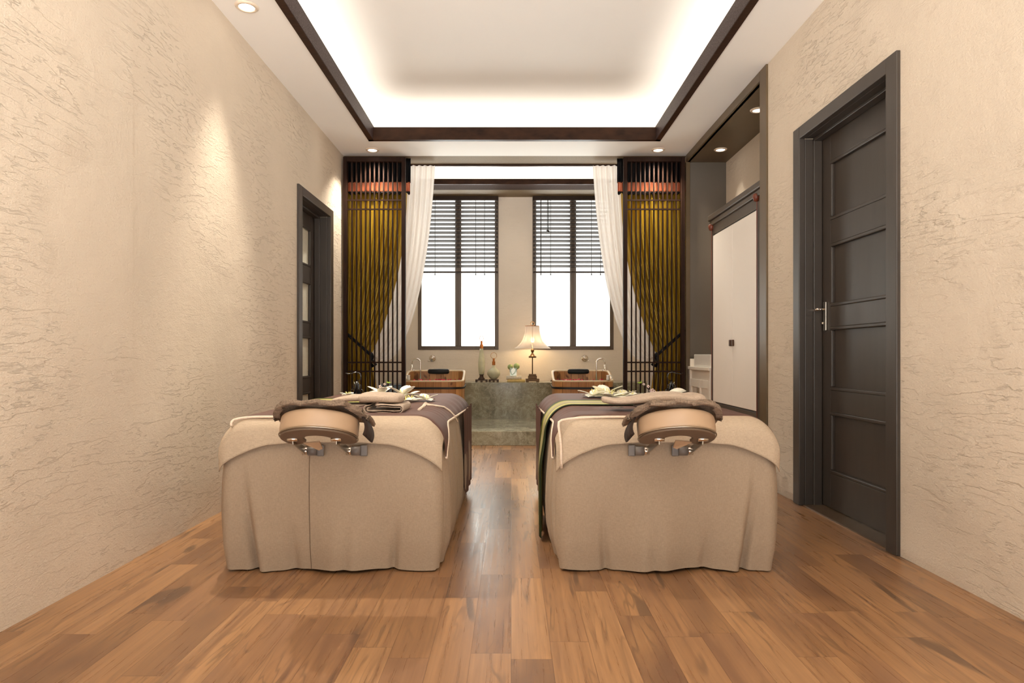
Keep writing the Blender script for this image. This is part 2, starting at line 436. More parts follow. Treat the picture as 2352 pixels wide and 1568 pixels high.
# ------------------------------------------------------------------ blinds
def blind(x0, x1, label, wand):
    yb = YW-.055; t = thing('venetian_blind', ((x0+x1)/2, yb, 3.2), label, 'blind', 'venetian blinds')
    z1 = 3.205; bx(x0+.003, x1-.003, yb-.03, yb+.03, z1-.062, z1-.005).build('headrail', M['slat'], t, bevel=.003)
    s = MB(); z = 3.10; i = 0
    while z > 2.175:
        a = math.radians(20); dy, dz = .029*math.cos(a), .029*math.sin(a)
        s.add([(x0+.01,yb-dy,z+dz),(x1-.01,yb-dy,z+dz),(x1-.01,yb+dy,z-dz),(x0+.01,yb+dy,z-dz),
               (x0+.01,yb-dy,z+dz+.006),(x1-.01,yb-dy,z+dz+.006),(x1-.01,yb+dy,z-dz+.006),(x0+.01,yb+dy,z-dz+.006)],
              [(0,3,2,1),(4,5,6,7),(0,1,5,4),(1,2,6,5),(2,3,7,6),(3,0,4,7)])
        z -= .0583; i += 1
    s.build('slats', M['slat'], t)
    bx(x0+.01, x1-.01, yb-.026, yb+.026, 2.135, 2.155).build('bottom_rail', M['slat'], t, bevel=.003)
    L = x1-x0
    for q in (.22, .72, .83):
        k = MB(); k.tube([(x0+L*q, yb-.03, 3.16), (x0+L*q, yb-.03, 2.12)], .0028, 6); k.tube([(x0+L*q, yb-.03, 2.125), (x0+L*q, yb-.03, 2.10)], .006, 6)
        k.build('ladder_cord', M['cord'], t)
    if wand:
        MB().tube([(x0+.065*L/.65, yb-.035, 3.16), (x0+.065*L/.65, yb-.035, 2.10)], .006, 8).build('tilt_wand', M['cord'], t)
        k = MB(); xx = x0+.18*L
        k.tube([(xx, yb-.035, 3.15), (xx, yb-.035, 2.72)], .004, 6); k.tube([(xx+.015, yb-.035, 3.15), (xx+.015, yb-.035, 2.71)], .004, 6)
        k.lathe([(0,0),(.014,.004),(.008,.03),(0,.032)], (xx, yb-.035, 2.70), 10); k.lathe([(0,0),(.014,.004),(.008,.03),(0,.032)], (xx+.018, yb-.035, 2.69), 10)
        k.build('pull_cord', M['cord'], t)
blind(*WL, 'dark brown venetian blind half lowered over the left window', False)
blind(*WR, 'dark brown venetian blind with pull cords half lowered over the right window, behind lamp', True)
# ------------------------------------------------------------------ doors
def panel_door(name_i, Xw, s, ya, yb, glass):
    """s=+1 right wall (leaf deeper at +x), -1 left wall"""
    fw = .095; top = 2.51 if not glass else 2.475; dep = .13 if not glass else .15
    f = MB(); xo = Xw-s*.02
    f.box(xo, Xw+s*.02, ya-0, ya+fw, 0, top); f.box(xo, Xw+s*.02, yb-fw, yb, 0, top); f.box(xo, Xw+s*.02, ya+fw, yb-fw, top-.08, top)
    # jambs with a stop
    xd = Xw+s*dep
    f.box(Xw+s*.02, Xw+s*.24, ya+fw-.03, ya+fw, 0, top-.08); f.box(Xw+s*.02, Xw+s*.24, yb-fw, yb-fw+.03, 0, top-.08); f.box(Xw+s*.02, Xw+s*.24, ya+fw, yb-fw, top-.08, top-.05)
    f.box(xd-s*.06, xd-s*.004, ya+fw, ya+fw+.018, 0, top-.08); f.box(xd-s*.06, xd-s*.004, yb-fw-.018, yb-fw, 0, top-.08); f.box(xd-s*.06, xd-s*.004, ya+fw, yb-fw, top-.1, top-.08)
    fo = f.build('door_%d' % name_i, M['greyd'], bevel=.004); struct(fo)
    y0, y1 = ya+fw+.004, yb-fw-.004; z0, z1 = .012, top-.085
    # panels: z positions
    pz = [(2.248,1.865),(1.714,1.308),(1.179,.77),(.633,.236)]
    st = .115
    L = MB(); x0, x1 = xd, xd+s*.045
    L.box(x0, x1, y0, y0+st, z0, z1); L.box(x0, x1, y1-st, y1, z0, z1)
    zz = [z1]+[q for p in pz for q in p]+[z0]
    for i in range(0, len(zz), 2): L.box(x0, x1, y0+st, y1-st, zz[i+1], zz[i])
    lo = L.build('door_leaf', M['greyd'], fo, bevel=.002)
    for a, b in pz:
        if glass: bx(xd+s*.02, xd+s*.026, y0+st, y1-st, b, a).build('glass_pane', M['pane'], lo)
        else: bx(xd+s*.018, xd+s*.03, y0+st, y1-st, b, a).build('panel', M['greyd'], lo)
        m = MB(); e = .022
        m.box(xd-s*.004, xd+s*.02, y0+st, y1-st, a-e, a); m.box(xd-s*.004, xd+s*.02, y0+st, y1-st, b, b+e)
        m.box(xd-s*.004, xd+s*.02, y0+st, y0+st+e, b+e, a-e); m.box(xd-s*.004, xd+s*.02, y1-st-e, y1-st, b+e, a-e)
        m.build('panel_moulding', M['greyd'], lo, bevel=.006)
    return fo, lo, xd, y0, y1
fo, lo, xd, y0, y1 = panel_door(1, XR, 1, 3.238, 4.427, False)
yh = y1-.055
h = bx(xd-.012, xd, yh-.018, yh+.018, 1.155, 1.345).build('handle_plate', M['steel'], lo, bevel=.004)
m = MB(); m.tube([(xd-.01, yh, 1.295), (xd-.055, yh, 1.295)], .009, 10); m.tube([(xd-.052, yh-.01, 1.295), (xd-.055, yh+.05, 1.293), (xd-.052, yh+.10, 1.289)], [.010,.009,.008], 10)
m.build('lever_handle', M['chrome'], h, smooth=True)
m = MB(); m.lathe([(0,0),(.009,0),(.009,.012),(0,.012)], (xd-.02, yh, 1.20), 10); m.build('keyhole', M['steel'], h)
bx(1.932, 2.16, 3.34, 4.32, .0, .008).build('threshold', plain('threshold_metal', (120,100,80), .3, metal=.6), fo)
panel_door(2, XL, -1, 5.631, 6.72, True)

# ------------------------------------------------------------------ downlights
def downlight(x, y, z, label, e=60, col=(1,.90,.76), ang=70, blend=.7, r=.06, grp='round downlights in the outer ceiling', tilt=0):
    t = thing('recessed_downlight', (x, y, z), label, 'ceiling light', grp)
    MB().lathe([(r*.80,-.001),(r*.82,-.010),(r*1.05,-.010),(r*1.2,-.002),(r*1.2,.0)], (x,y,z), 32).build('trim_ring', M['rimw'], t, smooth=True)
    MB().lathe([(0,-.004),(r*.81,-.004),(r*.81,0),(0,0)], (x,y,z), 32).build('lens', M['bulb'], t)
    ld = bpy.data.lights.new('downlight_beam', 'SPOT'); ld.energy = e; ld.color = col; ld.spot_size = math.radians(ang); ld.spot_blend = blend; ld.shadow_soft_size = .04
    lo = bpy.data.objects.new('downlight_beam', ld); COL.objects.link(lo); lo.parent = t; lo.location = (0,0,-.02); lo.rotation_euler.y = -math.radians(tilt)
downlight(-1.66, 4.10, H, 'round downlight near the top left edge of the photo', 250, ang=74, blend=.6, tilt=19)
downlight(-1.48, 6.97, H, 'round downlight in front of the left lattice screen', 110, ang=110)
downlight(1.57, 6.97, H, 'round downlight in front of the right lattice screen', 110, ang=110)
downlight(1.66, .6, H, 'added out-of-view round downlight above the near right wall', 60)  # out-of-view lamp added for frontal light on the draped tables
downlight(-1.66, .6, H, 'added out-of-view round downlight above the near left wall', 60)  # left counterpart, also added as frontal fill
for (px, py), lb in (((1655,343), 'round downlight in the alcove ceiling, beyond the wardrobe'), ((1741,252), 'round downlight in the alcove ceiling, nearer and half hidden by the frame')):
    Y = 2.108*F/(814-py); q = P(px, py, Y)
    downlight(q.x, Y, 3.108, lb, 14, r=.055, grp='downlights in the alcove')
def area(name, loc, size, e, col, rot=(0,0,0)):
    ld = bpy.data.lights.new(name, 'AREA'); ld.shape = 'RECTANGLE'; ld.size, ld.size_y = size; ld.energy = e; ld.color = col
    o = bpy.data.objects.new(name, ld); COL.objects.link(o); o.location = loc; o.rotation_euler = rot; return o
WARM = (1,.93,.83)
UP = (PI, 0, 0)
ly = TY1-TY0
area('cove_strip_light', (TX0-.09, (TY0+TY1)/2, H+.07), (.06, ly), 12, WARM, UP)
area('cove_strip_light', (TX1+.09, (TY0+TY1)/2, H+.07), (.06, ly), 12, WARM, UP)
area('cove_strip_light', (0, TY1+.08, H+.07), (TX1-TX0, .06), 3.2, WARM, UP)
area('cove_strip_light', (0, TY0-.12, H+.07), (TX1-TX0, .06), 3.2, WARM, UP)
area('cove_strip_light', (0, 8.62, 3.26), (3.2, .08), 9, WARM, UP)

for wx0, wx1 in (WL, WR):       # daylight falling in through the two windows
    area('window_daylight', ((wx0+wx1)/2, YW+.35, (WZ0+WZ1)/2), (wx1-wx0, WZ1-WZ0), 34, (1,.97,.92), (-PI/2,0,0))
# ------------------------------------------------------------------ marble ledge and step
struct(bx(-1.845, 1.925, 7.185, 8.658, 0, .157).build('trim_14', M['marble'], bevel=.004))
mb = bx(-1.15, 1.928, 8.66, 9.148, 0, .63).build('marble_ledge', M['marble'], bevel=.003)
tag(mb, 'long green-grey marble ledge under the windows carrying vases and lamp', 'ledge')
mb = bx(-1.845, -1.152, 8.66, 9.148, 0, .60).build('stone_ledge', M['slate'], bevel=.003)
tag(mb, 'blue-grey stone ledge seen through the left lattice screen', 'ledge')
mb = bx(.55, 1.2, 9.09, 9.146, .631, .642).build('dark_strip', M['band'])
mb.name = 'power_strip'; tag(mb, 'thin black strip lying on marble ledge between lamp and right tub', 'strip')

# ------------------------------------------------------------------ lattice screens
YS = 7.12
def screen(px0, px1, label):
    k = YS/F; x0, x1 = (px0-1174)*k, (px1-1174)*k; zt = 1+(814-362)*k
    t = thing('lattice_screen', ((x0+x1)/2, YS, 0), label, 'screen', 'wooden lattice screens')
    pw = .041; f = MB(); y0, y1 = YS-.03, YS+.03
    f.box(x0, x0+pw, y0, y1, 0, zt); f.box(x1-pw, x1, y0, y1, 0, zt); f.box(x0+pw, x1-pw, y0, y1, zt-.05, zt); f.box(x0+pw, x1-pw, y0, y1, 0, .06)
    f.build('frame', M['lattice'], t, bevel=.003)
    n = 11
    for i in range(n):
        x = x0+pw+(x1-x0-2*pw)*(i+1)/(n+1)
        bx(x-.007, x+.007, YS-.011, YS+.011, .06, zt-.05).build('vertical_bar', M['lattice'], t)
    for py in (460, 481, 832, 852.6):
        z = 1+(814-py)*k
        bx(x0+pw, x1-pw, YS-.014, YS-.004, z-.008, z+.008).build('cross_bar', M['lattice'], t)
screen(789.5, 931.5, 'tall dark wooden lattice screen against the left wall')
screen(1431.5, 1572, 'tall dark wooden lattice screen beside the alcove on the right')

# ------------------------------------------------------------------ curtains
YC = 7.33
def curtain_pts(mir):
    def Q(px, py, dy=0):
        if mir: px = 2361-px
        Y = YC+dy; return P(px, py, YC)+Vector((0, dy, 0))
    return Q
def bez(p, t):
    u = 1-t; return (p[0][0]*u**3+3*p[1][0]*u*u*t+3*p[2][0]*u*t*t+p[3][0]*t**3, p[0][1]*u**3+3*p[1][1]*u*u*t+3*p[2][1]*u*t*t+p[3][1]*t**3)
def lerp2(a, b, t): return (a[0]+(b[0]-a[0])*t, a[1]+(b[1]-a[1])*t)
def curtains(mir, side):
    Q = curtain_pts(mir)
    # gold drape
    cx = Q(862, 600).x
    t = thing('tied_curtain', (cx, YC, .16), 'gold satin curtain with black and copper valance tied back behind the %s screen' % side, 'curtain', 'gold curtains')
    inner = [(797,415),(797,530),(797,650),(797,765)]; outer = [(934,415),(936,600),(888,740),(853,815)]
    NJ, NI = 150, 34; rows = []
    fold = lambda j: math.sin(j*2*PI*10+1.6*math.sin(j*8)) + .15*math.sin(j*2*PI*29+1)
    for i in range(NI+1):
        tt = i/NI; row = []
        for j in range(NJ+1):
            u = j/NJ; cp = [lerp2(a, b, u) for a, b in zip(inner, outer)]
            x, y = bez(cp, tt); amp = .028*(1-.62*tt)
            row.append(Q(x, y, fold(u)*amp - .02*tt))
        rows.append(row)
    for i in range(1, 16):
        s = i/15; row = []
        for j in range(NJ+1):
            u = j/NJ; a = lerp2((797,765), (853,815), u); bq = lerp2((797,985), (874,985), u)
            x = a[0]+(bq[0]-a[0])*s**.7; y = a[1]+(bq[1]-a[1])*s
            row.append(Q(x, y, fold(u)*(.011+.014*s) - .02*(1-s)))
        rows.append(row)
    MB().grid(rows).build('drape', M['gold'], t, smooth=True)
    # valance layers
    def val(y0, y1, m, name, d, x0=794, x1=944, wav=0):
        rows = []
        for i in range(7):
            s = i/6; row = []
            for j in range(161):
                u = j/160; row.append(Q(x0+(x1-x0)*u, y0+(y1-y0)*s + wav*s*(.5+.5*math.sin(u*2*PI*13.5)), -.05-d+(.016*math.sin(u*2*PI*13.5)+.006*math.sin(u*80))*(.3+.7*s)))
            rows.append(row)
        return MB().grid(rows).build(name, m, t, smooth=True, solid=.003)
    v = val(367, 423, M['black_satin'], 'valance', .0, x1=945)
    val(421, 443, M['copper'], 'valance_band', .008, wav=2)
    val(442, 446, M['black_satin'], 'valance_trim', .010, wav=4)
    # rope tieback
    rp = [Q(*lerp2((795,760), (856,814), s), -.075) for s in [i/8 for i in range(9)]]
    m = MB(); m.tube(rp, .010, 8); m.tube([p+Vector((0,-.012,-.018)) for p in rp], .008, 8)
    m.lathe([(0,-.05),(.022,-.03),(.026,0),(.018,.03),(0,.05)], Q(857,818,-.08), 12)
    m.tube([Q(857,820,-.09), Q(855,832,-.09), Q(861,842,-.09)], [.016,.012,.02], 8); m.tube([Q(857,820,-.08), Q(862,832,-.09), Q(868,838,-.09)], [.012,.01,.016], 8)
    m.build('tieback_rope', M['black_satin'], t, smooth=True)
    MB().lathe([(0,-.02),(.02,-.01),(.022,.01),(0,.02)], rp[0], 10).build('tieback_hook', M['iron'], t, smooth=True)
    # white voile
    t = thing('voile_curtain', (Q(930, 600).x, YC+.09, .16), 'white voile curtain swept to the %s behind the lattice screen' % side, 'curtain', 'white voile curtains')
    inner = [(868,375),(866,600),(858,760),(855,818)]; outer = [(997,375),(985,640),(925,880),(858,822)]
    rows = []; NJ, NI = 120, 44
    fold = lambda j: math.sin(j*2*PI*9.5+.8*math.sin(j*7))
    for i in range(NI+1):
        tt = i/NI; row = []
        for j in range(NJ+1):
            u = j/NJ; cp = [lerp2(a, b, u) for a, b in zip(inner, outer)]; x, y = bez(cp, tt)
            row.append(Q(x, y, .09+fold(u)*.020*(1-.5*tt)+.004*math.sin(u*70)))
        rows.append(row)
    MB().grid(rows).build('drape', M['sheer'], t, smooth=True)
    rows = []
    for i in range(9):
        s = i/8; row = []
        for j in range(41):
            u = j/40; a = lerp2((853,822), (861,822), u); bq = lerp2((856,985), (886,985), u)
            row.append(Q(a[0]+(bq[0]-a[0])*s, a[1]+(bq[1]-a[1])*s, .09+.010*math.sin(u*22)))
        rows.append(row)
    MB().grid(rows).build('tail', M['sheer'], t, smooth=True)
curtains(False, 'left'); curtains(True, 'right')

# ------------------------------------------------------------------ wooden tubs, taps, petals
def tub(mir, side):
    k = -1 if mir else 1
    Yf, Yk = 7.86, 8.5; xc = ((995 if not mir else 1340)-1174)*8.0/F + (0); hw = .375; yc = (Yf+Yk)/2; hl = (Yk-Yf)/2
    zb = .158
    t = thing('wooden_tub', (xc, yc, zb), 'cedar soaking tub with black band on the marble step, on the %s' % side, 'bathtub', 'cedar soaking tubs')
    def outline(off, n=64):
        pts = []; a, b = hw+off, hl+off
        for i in range(n):
            th = 2*PI*i/n; c, s = math.cos(th), math.sin(th); e = .5
            pts.append((a*math.copysign(abs(c)**e, c), b*math.copysign(abs(s)**e, s)))
        return pts
    def rimz(x, y):      # scooped: low front, high back, swooping sides
        f = sstep(-.55, .75, y/hl); return .683+.112*f
    def ring(off, zf): return [Vector((xc+x, yc+y, zf(x, y))) for x, y in outline(off)]
    m = MB(); m.grid([ring(-.05, lambda x, y: zb), ring(-.012, lambda x, y: zb+.3*(rimz(x, y)-zb)), ring(0, rimz), ring(-.024, rimz), ring(-.034, lambda x, y: zb+.3), ring(-.06, lambda x, y: zb+.10)], True)
    nb = len(m.v)-64; m.f.append(tuple(range(nb, nb+64)))
    m.build('staves', M['tub'], t, smooth=False)
    m = MB(); m.grid([ring(.002, lambda x, y: rimz(x, y)-.012), ring(.003, lambda x, y: rimz(x, y)+.003), ring(-.012, lambda x, y: rimz(x, y)+.006), ring(-.027, lambda x, y: rimz(x, y)+.002), ring(-.026, lambda x, y: rimz(x, y)-.012)], True)
    m.build('rim', M['rim'], t, smooth=True)
    bz = lambda x, y: .595+.02*sstep(-.55, .5, y/hl)
    for nm, fz in (('upper_band', bz), ('lower_band', lambda x, y: bz(x, y)-.30)):
        m = MB(); m.grid([ring(.001, lambda x, y: fz(x, y)-.012), ring(.008, lambda x, y: fz(x, y)-.011), ring(.008, lambda x, y: fz(x, y)+.011), ring(.001, lambda x, y: fz(x, y)+.012)], True)
        m.build(nm, M['band'], t)
    # black pad over back rim
    px = xc + .015*k
    m = MB(); rows = []
    for i in range(17):
        a = -PI+2*PI*i/16
        rows.append([Vector((px+dx, Yk-.045-.028*math.cos(a)*s1, .782+.032*math.sin(a)*s1)) for dx, s1 in ((-.137,.0),(-.136,.6),(-.12,.95),(0,1.04),(.12,.95),(.136,.6),(.137,0))])
    m.grid(rows); m.build('headrest_pad', M['pad'], t, smooth=True)
    m = MB(); rg = ring(-.036, lambda x, y: .672); m.add([Vector((xc, yc, .672))]+rg, [(0, i+1, (i+1) % 64+1) for i in range(64)])
    o = m.build('bath_water', M['water']); tag(o, 'milky bath water filling the %s cedar tub' % side, 'water', 'bath water')
    o.location.z += .0
    # petals
    proto = None; n = 0
    while n < 34:
        a = R.random(); x = xc+R.uniform(-.30, .30); y = yc+R.uniform(-.26, .20)
        if R.random() < .45: x = xc - k*(-.08) + R.gauss(0, .05); y = yc+R.gauss(0, .05)
        if proto is None:
            pr = [(0,0,0)]+[(.013*math.cos(q), .016*math.sin(q)*(1 if q < PI else .7), .005+.004*math.cos(2*q)) for q in [2*PI*i/10 for i in range(10)]]
            proto = MB().add(pr, [(0, i+1, (i+1) % 10+1) for i in range(10)]).build('rose_petal', M['redp'], org=(0,0,0), smooth=True)
            tag(proto, 'red rose petal floating on the bath water in the %s tub' % side, 'petal', 'rose petals in the %s tub' % side)
            o = proto
        else: o = dup(proto, (0,0,0))
        o.location = (x, y, .675 + .0003*n); o.rotation_euler = (R.uniform(-.4,.7), R.uniform(-.4,.4), R.uniform(0,6)); n += 1
    # tap on the wall side of tub
    tx = xc - k*.27; ty = 8.42
    t = thing('bath_tap', (tx, ty, .63), 'chrome gooseneck bath tap at the %s tub' % side, 'tap', 'gooseneck bath taps')
    m = MB(); pts = []
    for i in range(15):
        a = PI*i/14; pts.append(Vector((tx+.055*math.cos(a)*k+.0, ty, .90+.045*math.sin(a))))
    pts = [Vector((tx+.055*k, ty, .60)), Vector((tx+.055*k, ty, .80))]+pts+[Vector((tx-.055*k, ty, .84))]
    m.tube(pts, .010, 10); m.build('spout', M['chrome'], t, smooth=True)
    m = MB(); m.tube([(tx-.056*k, ty-.004, .87), (tx-.062*k, ty-.004, .80), (tx-.058*k, ty-.004, .74), (tx-.05*k, ty, .70)], [.014,.017,.015,.011], 12)
    m.build('hand_shower', M['chrome'], t, smooth=True)
    m = MB(); m.tube([(tx-.07*k, ty, .795), (tx-.02*k, ty, .795)], .007, 8); m.build('cross_lever', M['chrome'], t, smooth=True)
    wx = tx + k*.092*1.35; wz = .945
    t2 = thing('wall_valve', (wx, 9.13, wz-.045), 'round chrome wall valve above the %s tub' % side, 'valve', 'chrome wall valves')
    m = MB()
    for r0, d in ((.047, 0), (.03, .02), (.014, .04)):
        rows = [[Vector((wx+rr*math.cos(a), 9.145-dd, wz+rr*math.sin(a))) for a in [2*PI*j/24 for j in range(24)]] for rr, dd in ((r0, d), (r0, d+.012), (r0*.8, d+.02), (0.0001, d+.02))]
        m.grid(rows, True)
    m.build('rosette', M['chrome'], t2, smooth=True)
    m = MB(); m.tube([(wx, 9.11, wz), (wx-.03*k, 9.05, wz-.03), (wx-.05*k, 9.02, wz-.035)], .006, 8); m.build('valve_lever', M['chrome'], t2, smooth=True)
    # little white jug on tub rim
    jx = xc - k*.285; jy = Yf+.03
    t3 = thing('white_jug', (jx, jy, .69), 'small white jug standing on the rim of the %s tub' % side, 'jug', 'white jugs on tub rims')
    MB().lathe([(0,.0),(.020,.0),(.022,.02),(.018,.05),(.021,.063),(.017,.062),(.015,.03),(0,.02)], (jx,jy,.69), 18).build('jug_body', M['ceramic'], t3, smooth=True)
    MB().tube([(jx-k*.02,jy,.745),(jx-k*.045,jy,.742),(jx-k*.052,jy,.72),(jx-k*.04,jy,.70)], .005, 8).build('jug_handle', M['ceramic'], t3, smooth=True)
tub(False, 'left'); tub(True, 'right')

# ------------------------------------------------------------------ ledge objects
YL = 8.86; KL = YL/F; ZL = .631
def LX(px): return (px-1174)*KL
def LZ(py): return 1+(814-py)*KL
def ring_pts(c, r, rz=None, n=24): return [Vector((c[0]+r*math.cos(2*PI*i/n), c[1], c[2]+(rz or r)*math.sin(2*PI*i/n))) for i in range(n)]
def stand(x, w, t):
    m = MB(); m.box(x-w, x+w, YL-.07, YL+.07, ZL+.018, ZL+.032)
    for sx in (-1, 0, 1):
        for sy in (-1, 1): m.box(x+sx*(w-.014)-.013, x+sx*(w-.014)+.013, YL+sy*.055-.012, YL+sy*.055+.012, ZL, ZL+.018)
    m.build('carved_stand', M['dwood'], t, bevel=.002)
x = LX(1106)
t = thing('tall_vase', (x, YL, ZL), 'tall slender celadon bottle vase with copper neck and ring on the ledge', 'vase')
stand(x, .082, t)
MB().lathe([(0,.032),(.046,.032),(.046,.045),(.03,.06),(.024,.085),(.034,.10),(.0,.10)], (x,YL,ZL), 24).build('foot', M['dwood'], t, smooth=True)
MB().lathe([(0,.10),(.034,.10),(.040,.15),(.046,.21),(.045,.27),(.036,.34),(.026,.41),(.021,.455),(.0,.455)], (x,YL,ZL), 28).build('body', M['celadon'], t, smooth=True)
MB().lathe([(0,.452),(.023,.452),(.023,.505),(.014,.507),(.014,.55),(0,.55)], (x,YL,ZL), 20).build('neck', M['brass'], t)
MB().tube(ring_pts((x,YL,ZL+.588), .026, .036), .003, 6, closed=True).build('ring', M['ring'], t, smooth=True)
x = LX(1134)
t = thing('round_vase', (x, YL, ZL), 'squat round celadon bottle with copper neck and ring on the ledge', 'vase')
stand(x, .068, t)
MB().lathe([(0,.032),(.034,.032),(.062,.06),(.086,.095),(.091,.12),(.075,.155),(.04,.18),(.022,.20),(.020,.228),(0,.228)], (x,YL,ZL), 32).build('body', M['celadon2'], t, smooth=True)
MB().lathe([(0,.226),(.022,.226),(.022,.275),(.014,.277),(.014,.318),(0,.318)], (x,YL,ZL), 20).build('neck', M['brass'], t)
MB().tube(ring_pts((x,YL,ZL+.355), .041), .003, 6, closed=True).build('ring', M['ring'], t, smooth=True)
# books
x = LX(1183); o = bx(LX(1165), LX(1206), YL-.06, YL+.07, ZL, ZL+.03).build('book', M['book2'], bevel=.006); tag(o, 'yellow-covered book lying flat, lower of the two under the glass vase', 'book', 'books on the ledge')
t = MB().tube([(LX(1163), YL-.01, ZL+.056), (LX(1198), YL-.01, ZL+.056)], .0245, 16).build('rolled_cloth', M['book1']); tag(t, 'pale patterned roll lying on top of the yellow book', 'roll')
# pods in glass
def pod(px, py, r, gx, label):
    x, z = LX(px), LZ(py); t = thing('lotus_pod', (x, YL-.0, z-r), label, 'flower', 'green pods in the glass vase')
    rows = []; n = 24
    for i in range(11):
        a = PI*i/10; rr = r*math.sin(a)*1.0; rows.append([Vector((x+rr*(1+.08*math.sin(j*PI*2*6/n+i))*math.cos(2*PI*j/n), YL+rr*math.sin(2*PI*j/n), z-r*1.0*math.cos(a))) for j in range(n)])
    MB().grid(rows, True).build('pod_head', M['bud'], t, smooth=True)
    MB().tube([(x, YL, z-r*.9), ((x+LX(gx))/2+.004, YL, z-r-.05), (LX(gx), YL, ZL+.092)], .0065, 8).build('stem', M['stem'], t, smooth=True)
pod(1172, 842.5, .037, 1175, 'smaller green flower pod on the left in the glass vase')
pod(1186.5, 841, .042, 1176, 'larger green flower pod on the right in the glass vase')
x = LX(1179); t = thing('glass_vase', (x, YL, ZL+.082), 'small clear square glass vase holding two green pods', 'vase')
g = MB(); z0, z1 = ZL+.082, ZL+.19; hw = .045
g.box(x-hw, x+hw, YL-hw, YL-hw+.004, z0, z1); g.box(x-hw, x+hw, YL+hw-.004, YL+hw, z0, z1); g.box(x-hw, x-hw+.004, YL-hw, YL+hw, z0, z1); g.box(x+hw-.004, x+hw, YL-hw, YL+hw, z0, z1); g.box(x-hw, x+hw, YL-hw, YL+hw, z0, z0+.006)
g.build('glass_body', M['vaseglass'], t)
g = MB(); g.box(x-hw-.004, x-hw, YL-.02, YL+.02, z1-.06, z1); g.box(x+hw, x+hw+.004, YL-.02, YL+.02, z1-.06, z1); g.build('side_clips', M['band'], t)
# lamp
x = LX(1223); YP = YL
t = thing('table_lamp', (x, YP, ZL), 'lit bronze table lamp with white bell shade on the marble ledge', 'lamp')
m = MB(); m.box(x-.09, x+.09, YP-.09, YP+.09, ZL+.012, ZL+.042); m.box(x-.058, x+.058, YP-.058, YP+.058, ZL+.042, ZL+.082); m.box(x-.05, x+.05, YP-.05, YP+.05, ZL+.082, ZL+.105)
for sx in (-1, 1):
    for sy in (-1, 1): m.box(x+sx*.07-.018, x+sx*.07+.018, YP+sy*.07-.018, YP+sy*.07+.018, ZL, ZL+.012)
m.build('base', M['bronze'], t, bevel=.003)
MB().tube([(x,YP,ZL+.10), (x,YP,ZL+.335)], .0075, 12).build('column', M['bronze'], t, smooth=True)
MB().lathe([(0,.325),(.052,.325),(.052,.345),(.036,.352),(.014,.385),(.011,.395),(.020,.408),(.024,.425),(.018,.44),(.008,.447),(.006,.50),(0,.50)], (x,YP,ZL), 28).build('turned_cup', M['bronze'], t, smooth=True)
prof = [(.25,.452),(.215,.475),(.175,.512),(.145,.55),(.122,.60),(.105,.66),(.097,.715),(.095,.755)]
rows = []
for r, z in prof: rows.append([Vector((x+r*(1-.035*abs(math.sin(3*a)))*math.cos(a), YP+min(r, .25)*(1-.035*abs(math.sin(3*a)))*math.sin(a), ZL+z)) for a in [2*PI*j/72 for j in range(72)]])
MB().grid(rows, True).build('lamp_shade', M['shade'], t, smooth=True)
m = MB()
for j in range(6):
    a = PI/6+2*PI*j/6; m.tube([Vector((x+(r+.001)*.967*math.cos(a), YP+(r+.001)*.967*math.sin(a), ZL+z)) for r, z in prof], .0022, 5)
m.build('shade_ribs', M['sheer'], t)
m = MB(); m.tube([Vector((x+.096*math.cos(a), YP+.096*math.sin(a), ZL+.755)) for a in [2*PI*j/36 for j in range(36)]], .004, 6, closed=True)
m.tube([(x-.095,YP,ZL+.752),(x+.095,YP,ZL+.752)], .003, 6); m.build('shade_top_frame', M['brass'], t)
MB().tube(ring_pts((x,YP,ZL+.787), .026), .004, 6, closed=True).build('finial_ring', M['ring'], t, smooth=True)
MB().lathe([(0,.53),(.02,.54),(.026,.565),(.018,.595),(0,.61)], (x,YP,ZL), 16).build('bulb', M['bulbw'], t, smooth=True)
MB().tube([(x,YP,ZL+.50), (x,YP,ZL+.76)], .003, 6).build('harp', M['brass'], t)
ld = bpy.data.lights.new('lamp_light', 'POINT'); ld.energy = 4.2; ld.color = (1,.74,.42); ld.shadow_soft_size = .03
o = bpy.data.objects.new('lamp_light', ld); COL.objects.link(o); o.parent = t; o.location = (0, 0, .50)

# ------------------------------------------------------------------ wardrobe in the alcove
t = thing('wardrobe', (2.15, 5.75, 0), 'tall grey wardrobe with two cream doors standing in the alcove', 'wardrobe')
wx = 1.97; wy0, wy1 = 5.045, 6.375
def at_y(px): return wx*F/(px-1174)
yd0, yd1 = at_y(1741), at_y(1641.5); zdt, zdb = 1+.583*wx, 1-.229*wx
m = MB(); m.box(wx, 2.35, wy0, wy1, 0, 2.25)
m.build('carcass', M['grey'], t, bevel=.004)
m = MB(); m.box(wx-.045, 2.35, wy0, wy1+.03, 2.30, 2.355); m.box(wx-.03, 2.35, wy0, wy1+.015, 2.25, 2.30)
m.build('cornice', M['grey'], t, bevel=.01)
m = MB(); m.box(wx-.012, wx, wy0, yd0-.012, .46, 2.25); m.box(wx-.012, wx, yd1+.012, wy1, .46, 2.25); m.box(wx-.012, wx, yd0-.012, yd1+.012, zdt+.012, 2.25); m.box(wx-.012, wx, yd0-.012, yd1+.012, .46, zdb-.012)
m.build('door_surround', M['grey'], t, bevel=.003)
bx(wx-.03, wx+.0, wy0, wy1+.01, .42, .46).build('base_moulding', M['grey'], t, bevel=.006)
ym = at_y(1686)
for a, b, nm in ((yd0, ym-.002, 1), (ym+.002, yd1, 2)):
    d = bx(wx-.016, wx+.004, a, b, zdb, zdt).build('door', M['creamp'], t, bevel=.002)
    yk = b-.03 if nm == 1 else a+.03
    bx(wx-.032, wx-.016, yk-.018, yk+.018, 1.075, 1.13).build('knob', M['knob'], d, bevel=.004)
